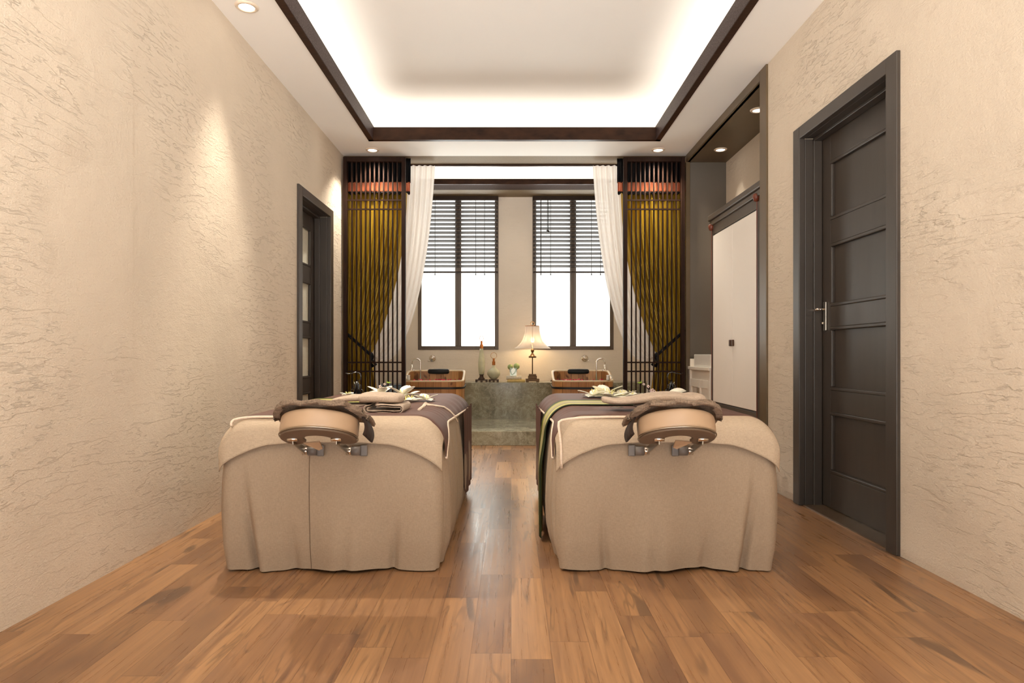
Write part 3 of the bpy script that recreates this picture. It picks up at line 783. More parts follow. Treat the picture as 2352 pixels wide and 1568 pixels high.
for yy, zz in ((yd1+.03, 2.235), (yd0-.03, 2.245)):
    m = MB(); m.tube([(wx-.02, yy, zz), (wx-.02, yy, .5)], .004, 8); m.build('rod', M['finial'], t)
    m = MB(); m.lathe([(0,-.035),(.018,-.028),(.028,0),(.026,.022),(.018,.03),(0,.032)], (wx-.025, yy, zz), 14); m.build('finial', M['finial'], t, smooth=True)
# washstand beyond the wardrobe
t = thing('washstand', (2.12, 6.75, 0), 'white washstand cabinet with two panelled doors beyond the wardrobe', 'cabinet')
sx = 1.945; sy0, sy1 = 6.39, 7.15
m = MB(); m.box(sx+.02, 2.34, sy0, sy1, .05, .839); m.box(sx, sx+.02, sy1-.05, sy1, .0, .84); m.box(sx, sx+.02, sy0, sy0+.05, 0, .84)
m.build('carcass', M['white'], t, bevel=.003)
bx(sx-.012, 2.345, sy0, sy1+.004, .84, .872).build('counter', M['white'], t, bevel=.004)
bx(sx+.01, 2.345, sy1-.018, sy1, .872, .955).build('side_splash', M['white'], t, bevel=.004)
ymd = (sy0+sy1)/2
for a, b in ((sy0+.055, ymd-.004), (ymd+.004, sy1-.055)):
    d = MB(); x0, x1 = sx+.002, sx+.022; e = .035
    d.box(x0, x1, a, a+e, .08, .74); d.box(x0, x1, b-e, b, .08, .74); d.box(x0, x1, a+e, b-e, .08, .13); d.box(x0, x1, a+e, b-e, .66, .74); d.box(x0+.012, x1, a+e, b-e, .13, .66)
    d = d.build('door', M['white'], t, bevel=.002)
    bx(sx-.01, sx+.002, (b-.03 if a < ymd-.1 and b < ymd else a+.012), (b-.015 if b < ymd else a+.027), .60, .66).build('pull', M['chrome'], d, bevel=.003)
o = MB(); x0, x1, y0_, y1_ = 1.965, 2.31, 6.42, 7.02; o.box(x0, x1, y0_, y0_+.02, .873, 1.002); o.box(x0, x1, y1_-.02, y1_, .873, 1.002); o.box(x0, x0+.02, y0_+.02, y1_-.02, .873, 1.002); o.box(x1-.02, x1, y0_+.02, y1_-.02, .873, 1.002); o.box(x0+.02, x1-.02, y0_+.02, y1_-.02, .873, .893)
tag(o.build('wash_basin', M['ceramic'], bevel=.006), 'white rectangular basin sitting on the washstand counter', 'basin')

# ------------------------------------------------------------------ massage beds
M['band2'] = linen('dark_towel_lining', (48,34,26), 300, .5)
M['seam'] = plain('seam_thread', (112,90,70), .8)
ZT, RS = .70, .125
YN, YF, HW = 2.985, 4.86, .502
def xsec(w):
    """arc length from bed centre line -> (x offset, z, outward normal)"""
    s = 1 if w >= 0 else -1; a = abs(w); fl = HW-RS
    if a <= fl: return s*a, ZT, (0, 1)
    a -= fl
    if a <= RS*PI/2:
        q = a/RS; return s*(fl+RS*math.sin(q)), ZT-RS+RS*math.cos(q), (s*math.sin(q), math.cos(q))
    return s*HW, ZT-RS-(a-RS*PI/2), (s, 0)
def WOF(z): return HW-RS+RS*PI/2+(ZT-RS-z)        # arc length reaching height z on the side
RY = .10
def ydrop(y):
    d = 0
    for e in (y-YN, YF-y):
        if e < RY: e = max(e, 0); d += RY-math.sqrt(max(0, RY*RY-(RY-e)**2))
    return d
def perim(rc):
    """rounded rectangle outline, fixed sample count whatever the corner radius"""
    a, b = HW, (YF-YN)/2; out = []
    def line(p, q, nn, n):
        for i in range(n):
            f = i/n; out.append((p[0]+(q[0]-p[0])*f, p[1]+(q[1]-p[1])*f, nn[0], nn[1]))
    def arc(c, a0):
        for i in range(18):
            q = a0+PI/2*i/18; out.append((c[0]+rc*math.cos(q), c[1]+rc*math.sin(q), math.cos(q), math.sin(q)))
    line((0,-b), (a-rc,-b), (0,-1), 70); arc((a-rc,-b+rc), -PI/2); line((a,-b+rc), (a,b-rc), (1,0), 260); arc((a-rc,b-rc), 0)
    line((a-rc,b), (-a+rc,b), (0,1), 40); arc((-a+rc,b-rc), PI/2); line((-a,b-rc), (-a,-b+rc), (-1,0), 260); arc((-a+rc,-b+rc), PI); line((-a+rc,-b), (0,-b), (0,-1), 70)
    return out
def bed(cx, m, side):
    yc = (YN+YF)/2
    t = thing('massage_table', (cx, yc, 0), 'massage table draped in beige linen, on the %s' % side, 'massage table', 'draped massage tables')
    # skirt
    pA, pB = perim(.13), perim(.055); NPT = len(pA)
    def skfold(x, y, s, z, nx, ny):
        g = sstep(.60, .02, z); sidew = abs(nx)
        ph = y*2*PI/.24+1.3*math.sin(y*4+cx*3); vly = (.5-.5*math.cos(ph))**5
        side_d = (.014-.062*vly+.006*math.sin(y*47+1))*(.3+.7*g)*sstep(-(YF-YN)/2+.04, -(YF-YN)/2+.16, y)*sstep(.60, .48, z)
        u = m*x/HW
        # broad soft folds on the front, one deep crease near the outer corner
        fr = .024*math.sin(u*5.0+1.0)+.016*math.sin(u*9.5+.4)
        cr = -.045*math.exp(-((u+.80-.10*(1-z/.5))/.035)**2) + .018*math.exp(-((u+.72-.10*(1-z/.5))/.06)**2)
        cr2 = -.032*math.exp(-((u-.55-.06*(z/.3))/.035)**2)*sstep(.3, .0, z) - .030*math.exp(-((u-.12-.05*(z/.3))/.06)**2)*sstep(.36, .0, z) - .026*math.exp(-((u+.35+.04*(z/.3))/.05)**2)*sstep(.30, .0, z)
        front_d = (fr+cr)*g**1.3+cr2*.8
        bulge = .022*math.sin(PI*max(0, min(1, (ZT-z-.10)/.60))) - .022*sstep(.14, 0, z)
        return min(side_d, .030)*sidew + front_d*(1-sidew) + bulge*(.5 if ny < 0 else 1)
    rows = []
    zs = [ZT-RS+RS*math.cos(q) for q in [PI/2*i/8 for i in range(9)]]
    hs = [(RS*(1-math.sin(PI/2*i/8))) for i in range(9)]
    def ringat(inset, z, low=False):
        r = []
        kf = sstep(ZT-.02, ZT-.20, z); s = 0
        for (x, y, nx, ny), (x2, y2, n2, m2) in zip(pA, pB):
            x, y = x+(x2-x)*kf, y+(y2-y)*kf
            d = skfold(x, y, s, z, nx, ny) if low else 0
            if not low: xx, yy = x-nx*min(inset, .13), y-ny*min(inset, .13)
            else: xx, yy = x+nx*d, y+ny*d
            if low and ny < -.7: zz = z + (0.006*math.sin(x*9+1) if z < .05 else 0)
            else: zz = z
            r.append(Vector((cx+xx, yc+yy, zz)))
        return r
    top = ringat(RS, ZT)
    for sc in (.3, .7): rows.append([Vector((cx+(p.x-cx)*sc, yc+(p.y-yc)*(sc if sc > 0 else 1), ZT)) for p in top])
    for i in range(9): rows.append(ringat(hs[i], zs[i]))
    nz = 26
    for i in range(1, nz+1):
        z = (ZT-RS)+(0.012-(ZT-RS))*i/nz; rows.append(ringat(0, z, True))
    skrows = rows; sk = MB().grid(rows, True)
    sk.f.append(tuple(reversed(range(NPT))))
    sk.build('skirt', M['skirt'], t, smooth=True)
    # front cover
    rows = []; NJ = 120
    for j in range(NJ+1):
        w = -1+2*j/NJ; xw = w*(HW+.075)        # arc-ish across
        col = []
        # along front profile: from top back to hem
        u = abs(w); hem = .603 - .125*max(0, (u-.50)/.50)**1.5 - .012*sstep(.2, .6, u)
        xo, zo, nn = xsec(w*WOF(.60)*.985)
        for i in range(31):
            q = i/30
            if q < .30:  y = YN+RY+.22*(1-q/.30); z = zo; ny_ = 0; nz_ = 1
            else:
                f = (q-.30)/.70; hemz = min(hem, zo-.02)
                if f < .55:
                    an = f/.55*PI/2; rr = min(RY, zo-hemz+.10); y = YN+RY-RY*math.sin(an); z = zo-(RY*.62)*(1-math.cos(an)); ny_ = -math.sin(an); nz_ = math.cos(an)
                else:
                    g = (f-.55)/.45; y = YN-.004-.008*g; z0_ = zo-RY*.62; z = z0_+(min(hem, z0_-.004)-z0_)*g; ny_ = -1; nz_ = 0
            off = .014 if q > .3 else .007
            tx = nn[0]*off - nn[0]*.002*sstep(.3, .7, q)
            # keep the corner rounding: pull x in / y back near corner
            bk = .06*sstep(.86, 1.06, u)*sstep(.45, 1, q)
            col.append(Vector((cx+xo+tx, y+ny_*off+bk*.55, z+max(nz_, 0)*off*nn[1]+nn[1]*.0)))
        rows.append(col)
    cv = MB().grid(rows); cv.build('fitted_cover', M['cover'], t, smooth=True, solid=.004, off=0)
    # hem cord of the cover
    hemp = [c[-1] for c in rows]
    MB().tube([p+Vector((0,-.001,0)) for p in hemp], .0022, 6).build('cover_hem', M['skirt'], t, smooth=True)
    if m > 0:
        i0 = min(range(NPT), key=lambda i: abs(pA[i][0]+.0795)+(9 if pA[i][3] > -.9 else 0))
        sp_ = [rw[i0]+Vector((0, -.0012, 0)) for rw in skrows[8:]]
        MB().tube(sp_, .0016, 5).build('seam', M['seam'], t)
    # ---------------- face cradle
    hx = cx + m*(.034); hy = 2.70; hz = .688
    tilt = math.radians(-23)
    RM = Matrix.Rotation(tilt, 4, 'X')
    def T(x, y, z): return Vector((hx, hy, hz))+(RM @ Vector((x, y, z)))
    cr = thing('face_cradle', (hx, hy, hz), 'tan leather horseshoe face cradle on chrome arms at the head of the %s table' % side, 'headrest', 'face cradles')
    def crescent(ro, ri, z0, z1, round_=.0, n=56, a0=-.62*PI, a1=1.0):
        rows = []
        A0, A1 = -PI*.5-PI*.72, -PI*.5+PI*.72
        h = (z1-z0)/2; zc = (z0+z1)/2; rm = (ro+ri)/2; hw = (ro-ri)/2
        for i in range(n+1):
            a = A0+(A1-A0)*i/n; endf = min(1, min(i, n-i)/5); ef = math.sqrt(1-(1-endf)**2)*.999+.001
            ring = []
            for j in range(24):
                q = 2*PI*j/24; e = .38
                cr_ = math.copysign(abs(math.cos(q))**e, math.cos(q))*hw*ef; sz = math.copysign(abs(math.sin(q))**e, math.sin(q))*h*(.6+.4*ef)
                r = rm+cr_
                ring.append(T(r*math.cos(a)*1.06, r*math.sin(a), zc+sz))
            rows.append(ring)
        return MB().grid(rows, True)
    crescent(.150, .066, -.032, .050).build('cushion', M['leather'], cr, smooth=True)
    crescent(.145, .058, -.043, -.030).build('base_plate', M['under'], cr, smooth=True)
    rows = [T(.149*1.06*math.cos(a), .149*math.sin(a), -.031) for a in [-PI*1.2+PI*1.4*i/50 for i in range(51)]]
    MB().tube(rows, .0028, 8).build('piping', M['steel'], cr, smooth=True)
    for sx in (-.100, .078):
        a = T(m*sx*1.0, -.02, -.05); pb = a.x*F/a.y+m*29; b = Vector((pb*(YN-.035)/F, YN-.035, .565))
        ar = MB().bar(a, b, .006, .034, up=(0,-.6,.8)).build('support_arm', M['steel'], cr, bevel=.002)
        MB().tube([a+Vector((-.02,0,.006)), a+Vector((.02,0,.006))], .010, 12).build('hinge_pin', M['chrome'], ar, smooth=True)
        MB().tube([b+Vector((m*-.01,0,0)), b+Vector((m*.016,0,0))], .019, 16).build('clamp_collar', M['chrome'], ar, smooth=True)
        MB().tube([b+Vector((m*.014,0,0)), b+Vector((m*.052,.0,0))], .021, 16).build('clamp_knob', M['plastic'], ar, smooth=True)
        bx(b.x+m*.05, b.x+m*.082, YN-.032, YN-.018, .54, .59).build('mount_plate', M['plastic'], ar, bevel=.004)
    # inner tongue
    ts = MB().add([T(m*-.070, .03, -.044), T(m*.005, .0, -.046), T(m*.005, .055, -.060), T(m*-.012, .065, -.064)], [(0,1,2,3)]).build('lower_flap', M['leather'], cr, solid=.006)
    # ---------------- brown blanket
    bl = thing('blanket', (cx, yc, ZT), 'mauve-brown satin blanket with pale edging laid over the %s table' % side, 'blanket', 'brown blankets')
    NY, NW = 90, 130; rows = []; yb0, yb1 = YN+.055, YF+.02
    hemL, hemR = [], []
    def hemz(y): # aisle side and outer side alike
        if y < 3.44: return .50+.145*sstep(2.95, 3.40, y)**.8
        return .645-.04*(y-3.44)/1.4
    def bpt(y, w, off, z_lift=0):
        x, z, nn = xsec(w); dr = ydrop(min(max(y, YN), YF))
        wav = 0
        a = abs(w)
        if a > HW-RS: wav = .006*math.sin(y*2*PI/.27+2*math.sin(y*3))*sstep(HW-RS, HW+.10, a)*sstep(3.3, 3.7, y)
        # gentle fan of folds near the edge on top
        fan = .003*math.sin(y*2*PI/.085)*sstep(.22, .34, a)*sstep(.55, .36, a)*sstep(3.2, 3.35, y)*sstep(3.75, 3.6, y)
        o = off+wav+fan+.006*sstep(HW+.03, HW+.17, a)
        return Vector((cx+x+nn[0]*o, y, z+nn[1]*o-dr*nn[1]-(dr*.6 if nn[1] == 0 else 0)+z_lift))
    for i in range(NY+1):
        y = yb0+(yb1-yb0)*i/NY; wmax = WOF(hemz(y)); row = []
        for j in range(NW+1):
            w = -wmax+2*wmax*j/NW
            row.append(bpt(y, w, .016))
        rows.append(row); hemL.append(row[0]); hemR.append(row[-1])
    MB().grid(rows).build('blanket_cloth', M['brown'], bl, smooth=True, solid=.004, off=0)
    for hp in (hemL, hemR):
        q = []
        for i, p in enumerate(hp): q.append(p)
        MB().tube(q, .0065, 8).build('edging', M['hemm'], bl, smooth=True)
    # long dark drop at the foot half, both sides
    for sgn in (-1, 1):
        rows = []
        for i in range(14):
            z = .64-.50*i/13; row = []
            for j in range(80):
                y = 4.02+.80*j/79; f = .5+.5*math.sin(y*2*PI/.21+.8)
                g = sstep(.62, .3, z); row.append(Vector((cx+sgn*(HW+.024+.010*f), y, z-(.10*sstep(4.02, 4.3, y)-.04)*sstep(.6, .14, z))))
            rows.append(row)
        MB().grid(rows).build('side_drop', M['brown'], bl, smooth=True)
    return bl, bpt, T
blL, bptL, TL = bed(-.825, 1, 'left')
blR, bptR, TR = bed(.716, -1, 'right')
# centre seam on left skirt: a sewn line
# flap edges ---------------------------------------------------------
def edge_flap(bl, pts_top, pts_bot, pts_edge):
    rows = [[Vector(a).lerp(Vector(b), s)+Vector((0,-.004*math.sin(PI*s),0)) for s in [i/8 for i in range(9)]] for a, b in zip(pts_top, pts_bot)]
    MB().grid(rows).build('turned_flap', M['cover'], bl, smooth=True, solid=.004, off=0)
    MB().tube(pts_edge, .0058, 8).build('edging', M['hemm'], bl, smooth=True)
# right table: raised hem across the near edge, corner standing proud then falling
Yf = 3.02
top = [P(1466,957,Yf), P(1430,957,Yf), P(1395,957,Yf), P(1360,958,Yf), P(1330,959.5,Yf), P(1305,962,Yf), P(1290,965,2.99), P(1283.5,969,2.98)]
drop_ = [P(1283,978,2.97), P(1286,1000,2.965), P(1288.5,1025,2.96), P(1289,1050,2.96), P(1290,1075,2.962)]
edge_flap(blR, top+drop_, [P(1466,963,3.06), P(1430,964,3.06), P(1395,965,3.06), P(1360,970,3.04), P(1335,978,3.03), P(1318,990,3.02), P(1304,1005,3.0), P(1298,1015,3.0), P(1297,1022,3.0), P(1296,1032,3.0), P(1295,1045,3.0), P(1294,1060,3.0), P(1291,1076,2.99)], top+drop_)
top = [P(642,957,3.02), P(620,957,3.02), P(600,957,3.02), P(580,957.5,3.02), P(562,959,3.02), P(548,961,3.02), P(537,964,3.01), P(532,968,3.0), P(530.5,974,2.99), P(532,978,2.99)]
edge_flap(blL, top, [P(642,961,3.08), P(620,962,3.08), P(600,963,3.08), P(580,966,3.06), P(565,970,3.05), P(555,974,3.04), P(547,977,3.03), P(541,979,3.02), P(536,981,3.0), P(533,982,3.0)], top)
# curved piping line on the left table from the towel towards the aisle edge
q = []
for px, py, Y in ((962,941,3.32), (972,934,3.42), (978,926,3.52), (985,929.5,3.50), (1000,931.5,3.48), (1015,934,3.46), (1026,943,3.45), (1035,954,3.45), (1042,968,3.44)):
    q.append((px, py))
pp = []
for (px, py) in q:   # project on the blanket surface by solving Y on height field
    best = None
    for i in range(200):
        y = 3.05+i*.006; w = (px-1174)*y/F+.825
        if abs(w) > HW: continue
        # invert x offset -> arc
        fl = HW-RS; a = w if w < fl else fl+RS*math.asin(min(1, (w-fl)/RS)); v = bptL(y, a, .022); zz = 1-(py-814)*y/F
        e = abs(v.z-zz)
        if best is None or e < best[0]: best = (e, v)
    pp.append(best[1])
MB().tube(pp, [.008,.009,.010,.007,.005,.005,.005,.005,.005], 8).build('edging', M['hemm'], blL, smooth=True)
# green striped runners
def runner(cx, bpt, y0, y1, label, w1):
    rows = []; uv = []; NJ = 16
    wend = -WOF(.02)
    for i in range(90):
        w = w1+(wend-w1)*i/89; row = []
        for j in range(NJ+1):
            f = j/NJ; y = y0+(y1-y0)*f
            sq = 1+.45*sstep(HW-.05, HW+.5, abs(w)); y = (y0+y1)/2+(y-(y0+y1)/2)*sq
            a = abs(w); p = bpt(y, w, .026)
            x, z, nn = xsec(w)
            ex = .010*sstep(HW, HW+.25, a)+.02*(1-f)*sstep(HW+.1, HW+.3, a)+.010*math.sin(f*PI*5)*sstep(HW, HW+.15, a)
            p = Vector((cx+x+nn[0]*(.024+ex), y, z+nn[1]*.024))
            row.append(p); uv.append((i/89, f))
        rows.append(row)
    m = MB().grid(rows); m.uv = uv; o = m.build('table_runner', M['runner'], smooth=True, solid=.004, off=0)
    tag(o, label, 'table runner', 'green table runners')
runner(.716, bptR, 3.58, 3.98, 'green and cream striped runner hanging down the aisle side of the right table', .10)
runner(-.825, bptL, 3.72, 4.12, 'yellow-green striped runner across the left table behind the face cradle', -.03)

# ------------------------------------------------------------------ towels on the cradles
def cradle_towel(T, m, label):
    rows = []; NU, NV = 56, 26; rr = random.Random(3)
    for i in range(NV+1):
        v = -.165+.30*i/NV; row = []
        for j in range(NU+1):
            u = -.195+.39*j/NU; r = math.hypot(u/1.06, v)
            front = -math.sqrt(max(0, .168**2-(u/1.06)**2)) if abs(u) < .178 else 0
            vv = max(v, front*1.0) if v < 0 else v
            h = .062
            # two lifted shoulders beside a central dip
            h += .020*math.exp(-((abs(u)-.065)/.035)**2)*sstep(-.16, -.05, v) + .010*math.exp(-((abs(u)-.12)/.05)**2)
            h -= .012*math.exp(-(u/.035)**2)*sstep(-.17, .0, v)
            h += .003*math.sin(u*60+v*40)
            h -= .20*max(0, abs(u)-.165)
            if v <= front: h -= .012
            row.append(T(m*u, vv, h))
        rows.append(row)
    o = thing('face_towel', T(0,0,.06), label, 'towel', 'rough towels on the face cradles')
    if m < 0: rows = [list(reversed(r)) for r in rows]
    MB().grid(rows).build('towel_cloth', M['towelr'], o, smooth=True, solid=.014, off=1)
    # hanging dark end on the aisle side
    rows = []
    for i in range(10):
        s = i/9; rows.append([T(m*(.172+.022*math.sin(s*2.2)+.003*k), -.03+.04*k-.02*s, .052-.085*s) for k in range(4)])
    MB().grid(rows).build('hanging_end', M['band2'] if 'band2' in M else M['towelr'], o, smooth=True, solid=.008)
cradle_towel(TL, 1, 'rough brown towel folded over the left face cradle')
cradle_towel(TR, -1, 'rough brown towel folded over the right face cradle')

# ------------------------------------------------------------------ folded bath towels
def loaf(pts, wy, th, label=None):
    """pillow along a path: pts=(x,y,z,halfwidth_y,halfheight)"""
    rows = []
    for (x, y, z, a, b) in pts:
        rows.append([Vector((x, y+a*math.copysign(abs(math.cos(q))**.7, math.cos(q)), z+b*math.copysign(abs(math.sin(q))**.7, math.sin(q)))) for q in [2*PI*j/28 for j in range(28)]])
    return MB().grid(rows, True)
def path(ps, n=26):
    out = []
    for i in range(n+1):
        t = i/n*(len(ps)-1); a = min(int(t), len(ps)-2); f = t-a
        p0, p1, p2, p3 = ps[max(a-1, 0)], ps[a], ps[a+1], ps[min(a+2, len(ps)-1)]
        out.append(tuple(.5*((2*p1[k])+(-p0[k]+p2[k])*f+(2*p0[k]-5*p1[k]+4*p2[k]-p3[k])*f*f+(-p0[k]+3*p1[k]-3*p2[k]+p3[k])*f**3) for k in range(5)))
    return out
def pj(px, py, Y, a, b): v = P(px, py, Y); return (v.x, v.y, v.z, a, b)
# left upper towel: flat tail on left rising into thick roll on right
YT = 3.32
t = thing('bath_towel', P(860, 925, YT), 'thick rolled beige towel, upper one of the stack on the left table', 'towel', 'towels on the left table')
loaf(path([pj(764,918,YT,.004,.003), pj(772,918,YT,.07,.011), pj(800,914,YT,.10,.016), pj(824,913,YT,.10,.017), pj(832,913,YT,.10,.017), pj(838,912,YT,.118,.0255), pj(862,911.5,YT,.12,.0255), pj(890,912.5,YT,.12,.0245), pj(913,913.5,YT,.115,.023), pj(924,914.5,YT,.09,.018), pj(929,915,YT,.01,.004)]), 0, 0).build('roll', M['towel'], t, smooth=True, sub=1)
loaf(path([pj(790,931,YT,.004,.003), pj(800,930,YT,.08,.008), pj(830,928.5,YT,.10,.009), pj(850,926.5,YT,.09,.004)]), 0, 0).build('tucked_end', M['towel'], t, smooth=True, sub=1)
t = thing('bath_towel', P(893, 947, YT), 'flat folded beige towel, lower one of the stack on the left table', 'towel', 'towels on the left table')
prof = []   # looped fold: section in XZ seen from the head end
xa, xb, z0 = P(853,0,YT).x, P(935,0,YT).x, P(0,946,3.2).z
def loop(xa, xb, zlo, zhi, th, yn, yf, name, mat, parent):
    c = []; hh = (zhi-zlo)/2; zc = (zhi+zlo)/2
    for i in range(13): a = PI/2+PI*i/12; c.append((xa+hh*math.cos(a)*1.0+hh, zc+hh*math.sin(a)))
    for i in range(5): c.append((xa+hh+(xb-xa-2*hh)*(i+1)/6, zlo))
    for i in range(13): a = -PI/2+PI*i/12; c.append((xb-hh+hh*math.cos(a), zc+hh*math.sin(a)))
    c += [(xa+hh+(xb-xa-2*hh)*f, zhi+.002) for f in (.8, .6, .4, .25)]
    rows = [[Vector((x, y, z+.002*math.sin(x*60+y*30))) for x, z in c] for y in [yn+(yf-yn)*k/6 for k in range(7)]]
    return MB().grid(rows).build(name, mat, parent, smooth=True, solid=th, off=-1)
loop(xa-.002, xb, z0, z0+.032, .005, 3.17, 3.42, 'folded_loop', M['towel'], t)
loop(xa+.010, xb-.008, z0+.009, z0+.023, .003, 3.175, 3.42, 'inner_fold', M['towel'], t)
# right table towel: long sweep, thick at right end
YT2 = 3.30
t = thing('bath_towel', P(1500, 925, YT2), 'long rolled beige towel lying across the right table behind the face cradle', 'towel')
loaf(path([pj(1381,916,YT2,.004,.004), pj(1388,917.5,YT2,.06,.017), pj(1420,921,YT2,.09,.016), pj(1460,917,YT2,.10,.019), pj(1500,911,YT2,.11,.022), pj(1530,910,YT2,.115,.025), pj(1556,911.5,YT2,.12,.0265), pj(1575,914,YT2,.12,.024), pj(1592,912.5,YT2,.12,.026), pj(1608,914,YT2,.10,.022), pj(1616,915,YT2,.01,.004)]), 0, 0).build('roll', M['towel'], t, smooth=True, sub=1)
loaf(path([pj(1455,932,YT2,.004,.003), pj(1468,930,YT2,.10,.011), pj(1510,929,YT2,.11,.013), pj(1560,929,YT2,.11,.010), pj(1600,928,YT2,.05,.005)]), 0, 0).build('under_fold', M['towel'], t, smooth=True, sub=1)

# ------------------------------------------------------------------ flowers on the beds
def petal_mesh(L, W, lift, curl, n=9):
    rows = []
    for i in range(n+1):
        s = i/n; wd = W*math.sin(PI*min(1, s*.92+.06))**.75; z = lift*s - curl*s*s; x = L*s
        rows.append([Vector((x, wd*f, z+.12*W*(f*f))) for f in (-1,-.5,0,.5,1)])
    return rows
def flower(loc, size, label, grp, npet=6, lift=.5, rz=0, open_=1.0, tiltx=0):
    t = thing('lily_flower', loc, label, 'flower', grp)
    L = size
    proto = None
    for i in range(npet):
        a = rz+2*PI*i/npet+R.uniform(-.15,.15)
        rows = petal_mesh(L*R.uniform(.85,1.1), L*.34, L*(lift if i % 2 else lift*.35), L*lift*.35)
        m = MB().grid([[Vector(loc)+Vector((p.x*math.cos(a)-p.y*math.sin(a), p.x*math.sin(a)+p.y*math.cos(a), p.z+.004)) for p in r] for r in rows])
        m.build('petal', M['petal'], t, smooth=True, solid=.0015)
    m = MB()
    for i in range(5):
        a = 2*PI*i/5; m.tube([Vector(loc)+Vector((0,0,.004)), Vector(loc)+Vector((.012*math.cos(a), .012*math.sin(a), L*.28)), Vector(loc)+Vector((.022*math.cos(a), .022*math.sin(a), L*.42))], .0015, 5)
    m.build('stamens', M['stamen'], t, smooth=True)
def bt(px, py, z=ZT+.022):   # point on table top seen at pixel
    Y = (1-z)*F/(py-814); return Vector(((px-1174)*Y/F, Y, z))
G1 = 'ivory lilies scattered on the left table'
flower(bt(875,906), .10, 'ivory lily behind the rolled towel on the left table', G1, lift=.75)
flower(bt(925,910), .11, 'ivory upright lily right of the rolled towel on the left table', G1, lift=.85, rz=.5)
flower(bt(930,922), .085, 'ivory lily lying close against the towel end on the left table', G1, lift=.15, rz=.2)
flower(bt(978,920), .085, 'ivory lily nearest the aisle edge of the left table', G1, lift=.55, rz=.9)
flower(bt(944,918), .07, 'small flat lily between two larger ones on the left table', G1, npet=5, lift=.12, rz=.3)
flower(bt(800,908), .06, 'white lily half hidden at the left end of the rolled towel', G1, lift=.3)
G2 = 'ivory lilies scattered on the right table'
flower(bt(1365,911), .125, 'ivory lily nearest the aisle in the heap on the right table', G2, lift=.42, rz=.1)
flower(bt(1392,909), .125, 'ivory lily with tall petals at the top of the heap on the right table', G2, lift=.75, rz=.6)
flower(bt(1404,913), .12, 'ivory lily in the middle front of the heap on the right table', G2, lift=.3, rz=1.0)
flower(bt(1430,911), .105, 'ivory lily at the right of the heap on the right table', G2, lift=.5, rz=.3)
flower(bt(1452,909), .085, 'ivory lily at the far right end of the heap, beside the towel', G2, lift=.25, rz=.3)
def loose(px, py, lx, ly, h, label, rz=0, tilt=0, z=ZT+.024, grp=None, name='loose_petal'):
    c = bt(px, py, z); rows = []
    for i in range(11):
        s = -1+.2*i; wd = math.sqrt(max(0, 1-s*s))
        rows.append([Vector((c.x+lx*s, c.y+ly*wd*f, c.z+.004+h*(1-(s*s+(wd*f)**2)*.8)+tilt*s)) for f in (-1,-.5,0,.5,1)])
    o = MB().grid(rows).build(name, M['petal'], smooth=True, solid=.002); o.rotation_euler.z = rz; tag(o, label, 'petal', grp)
loose(951, 905, .042, .03, .014, 'single oval ivory petal at the foot of the left table', tilt=.012, z=ZT+.022)
loose(1418, 938, .03, .012, .006, 'small white petal beneath the towel tip on the right table')
loose(1472, 935, .035, .006, .02, 'thin curled white petal between towel and right face cradle', tilt=-.016)
loose(1553, 906, .07, .05, .04, 'smooth oval white petal beside the ornament on the right table', tilt=.012)
loose(786, 925.5, .035, .02, .006, 'white petal tucked under the towel tail on the left table', tilt=-.012)
loose(858, 906, .05, .03, .02, 'white petal beside the iron ornament on the left table')

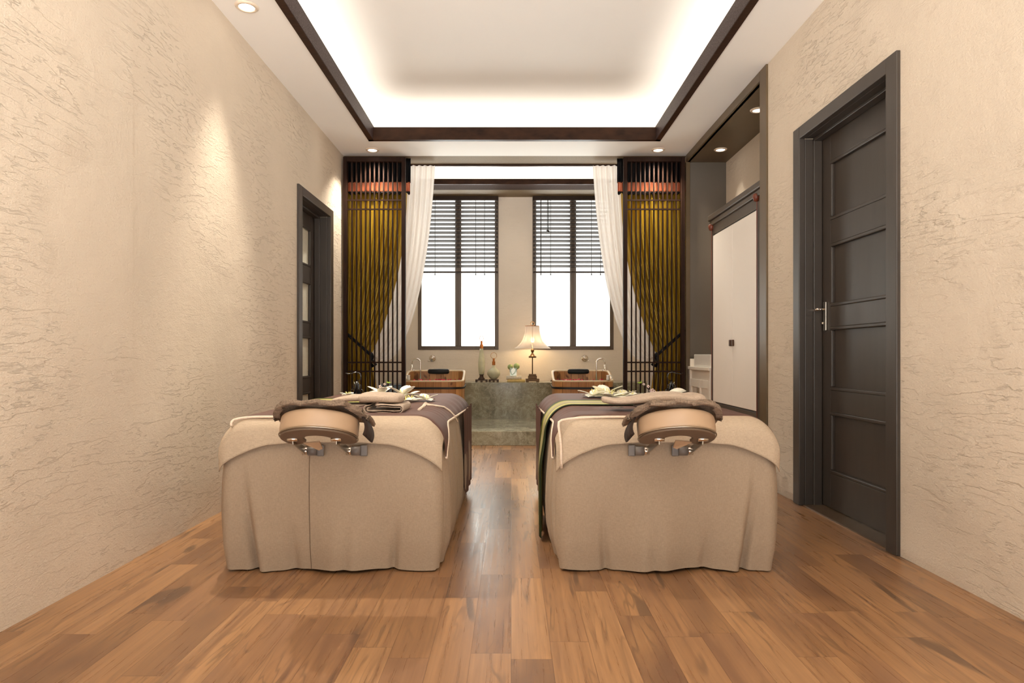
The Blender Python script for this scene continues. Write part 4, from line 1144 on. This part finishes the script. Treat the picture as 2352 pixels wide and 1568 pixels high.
# ------------------------------------------------------------------ iron ornament + blossom twig at foot of each table
def ornament(px, py, k, side):
    c = bt(px, py, ZT+.020); X, Y, Z = c
    s = Y/F
    t = thing('iron_ornament', (X, Y, Z), 'black looped iron ornament with curled top at the foot of the %s table' % side, 'ornament', 'black iron ornaments')
    def q(dx, dy, d=0): return Vector((X+k*dx*s, Y+d, Z-dy*s))
    m = MB()
    m.tube([q(-26,-49), q(-21,-46.5), q(-12,-47.5), q(-2,-51), q(6,-48), q(9,-40), q(7,-33), q(0,-30)], .0032, 8); m.build('curled_top', M['iron'], t, smooth=True)
    m = MB()
    for sg in (-1, 1):
        m.tube([q(0,-29), q(sg*2,-22), q(sg*4,-12), q(sg*6,0)], [.006,.009,.008,.007], 10)
        m.tube([q(sg*1,-24), q(sg*8,-21), q(sg*9,-15), q(sg*7,-11)], .003, 6); m.tube([q(sg*7,-12), q(sg*13,-10), q(sg*15,-3), q(sg*14,0)], .003, 6)
    m.tube([q(0,-25,.01), q(0,-12,.02), q(0,0,.03)], .006, 8)
    m.build('body', M['iron'], t, smooth=True)
    m = MB(); m.box(X-24*s, X+22*s, Y-.05, Y+.06, Z-.004, Z+.002); m.build('tray', M['iron'], t, bevel=.002)
    m = MB()
    for dx, dy in ((-6,-26), (-24,-4)):
        m.add([q(dx-1,dy-3), q(dx+.2,dy-1), q(dx+1,dy+3), q(dx-.8,dy)], [(0,1,2,3)])
    m.build('leaf_tips', M['petal'], t, solid=.001)
    # twig
    cx_ = X+k*52*s; t2 = thing('blossom_twig', (cx_, Y, Z), 'blossoming twig with pink-white flowers beside the iron ornament, %s table' % side, 'twig', 'blossom twigs')
    def w(dx, dy, d=0): return Vector((cx_+k*dx*s, Y+d, Z-dy*s))
    MB().tube([w(-14,0), w(-3,-8), w(3,-14), w(9,-20), w(13,-25)], [.004,.004,.004,.003,.002], 8).build('twig', M['branch'], t2, smooth=True)
    for dx, dy, r in ((-12,-6,.012), (-8,-9,.013), (-4,-8,.01), (-10,-3,.011), (2,-18,.010), (12,-23,.008)):
        m = MB(); cc = w(dx, dy, -.012)
        for i in range(5):
            a = 2*PI*i/5; m.lathe([(0,-r*.5),(r*.55,0),(0,r*.5)], cc+Vector((r*.7*math.cos(a), 0, r*.7*math.sin(a))), 8)
        m.build('blossom', M['pinkp'], t2, smooth=True)
    m = MB(); m.add([w(16,-27,-.01), w(22,-28.5,-.01), w(27,-27,-.01), w(22,-25,-.02)], [(0,1,2,3)]); m.add([w(16,-27), w(17,-33), w(18.5,-28)], [(0,1,2)])
    m.build('leaf', M['leaf'], t2, solid=.0015)
ornament(820, 905, 1, 'left'); ornament(1542, 905, -1, 'right')

# ------------------------------------------------------------------ world, camera
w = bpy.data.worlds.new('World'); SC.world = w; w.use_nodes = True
bg = w.node_tree.nodes['Background']; nt = w.node_tree       # overcast white sky above, brighter below the horizon as added ceiling fill
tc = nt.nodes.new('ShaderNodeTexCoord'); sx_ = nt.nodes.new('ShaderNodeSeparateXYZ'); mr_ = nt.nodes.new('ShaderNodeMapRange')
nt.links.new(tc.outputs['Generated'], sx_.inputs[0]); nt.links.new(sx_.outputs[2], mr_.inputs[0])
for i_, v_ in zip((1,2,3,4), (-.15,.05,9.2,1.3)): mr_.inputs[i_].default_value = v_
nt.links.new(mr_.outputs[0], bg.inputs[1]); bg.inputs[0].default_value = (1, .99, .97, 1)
cd = bpy.data.cameras.new('Camera'); cam = bpy.data.objects.new('Camera', cd); COL.objects.link(cam)
cam.location = (0, 0, 1.0); cam.rotation_euler = (PI/2, 0, 0)
cd.sensor_width = 36; cd.lens = F/2352*36; cd.shift_x = (1176-1174)/2352; cd.shift_y = (814-784)/2352
cd.clip_start = .05
SC.camera = cam
SC.view_settings.view_transform = 'Standard'; SC.view_settings.look = 'None'; SC.view_settings.gamma = 1; SC.view_settings.use_curve_mapping = False
SC.view_settings.exposure = 0.20
SC.cycles.use_denoising = True
SC.cycles.max_bounces = 10; SC.cycles.diffuse_bounces = 6; SC.cycles.transparent_max_bounces = 12
SC.cycles.sample_clamp_indirect = 6
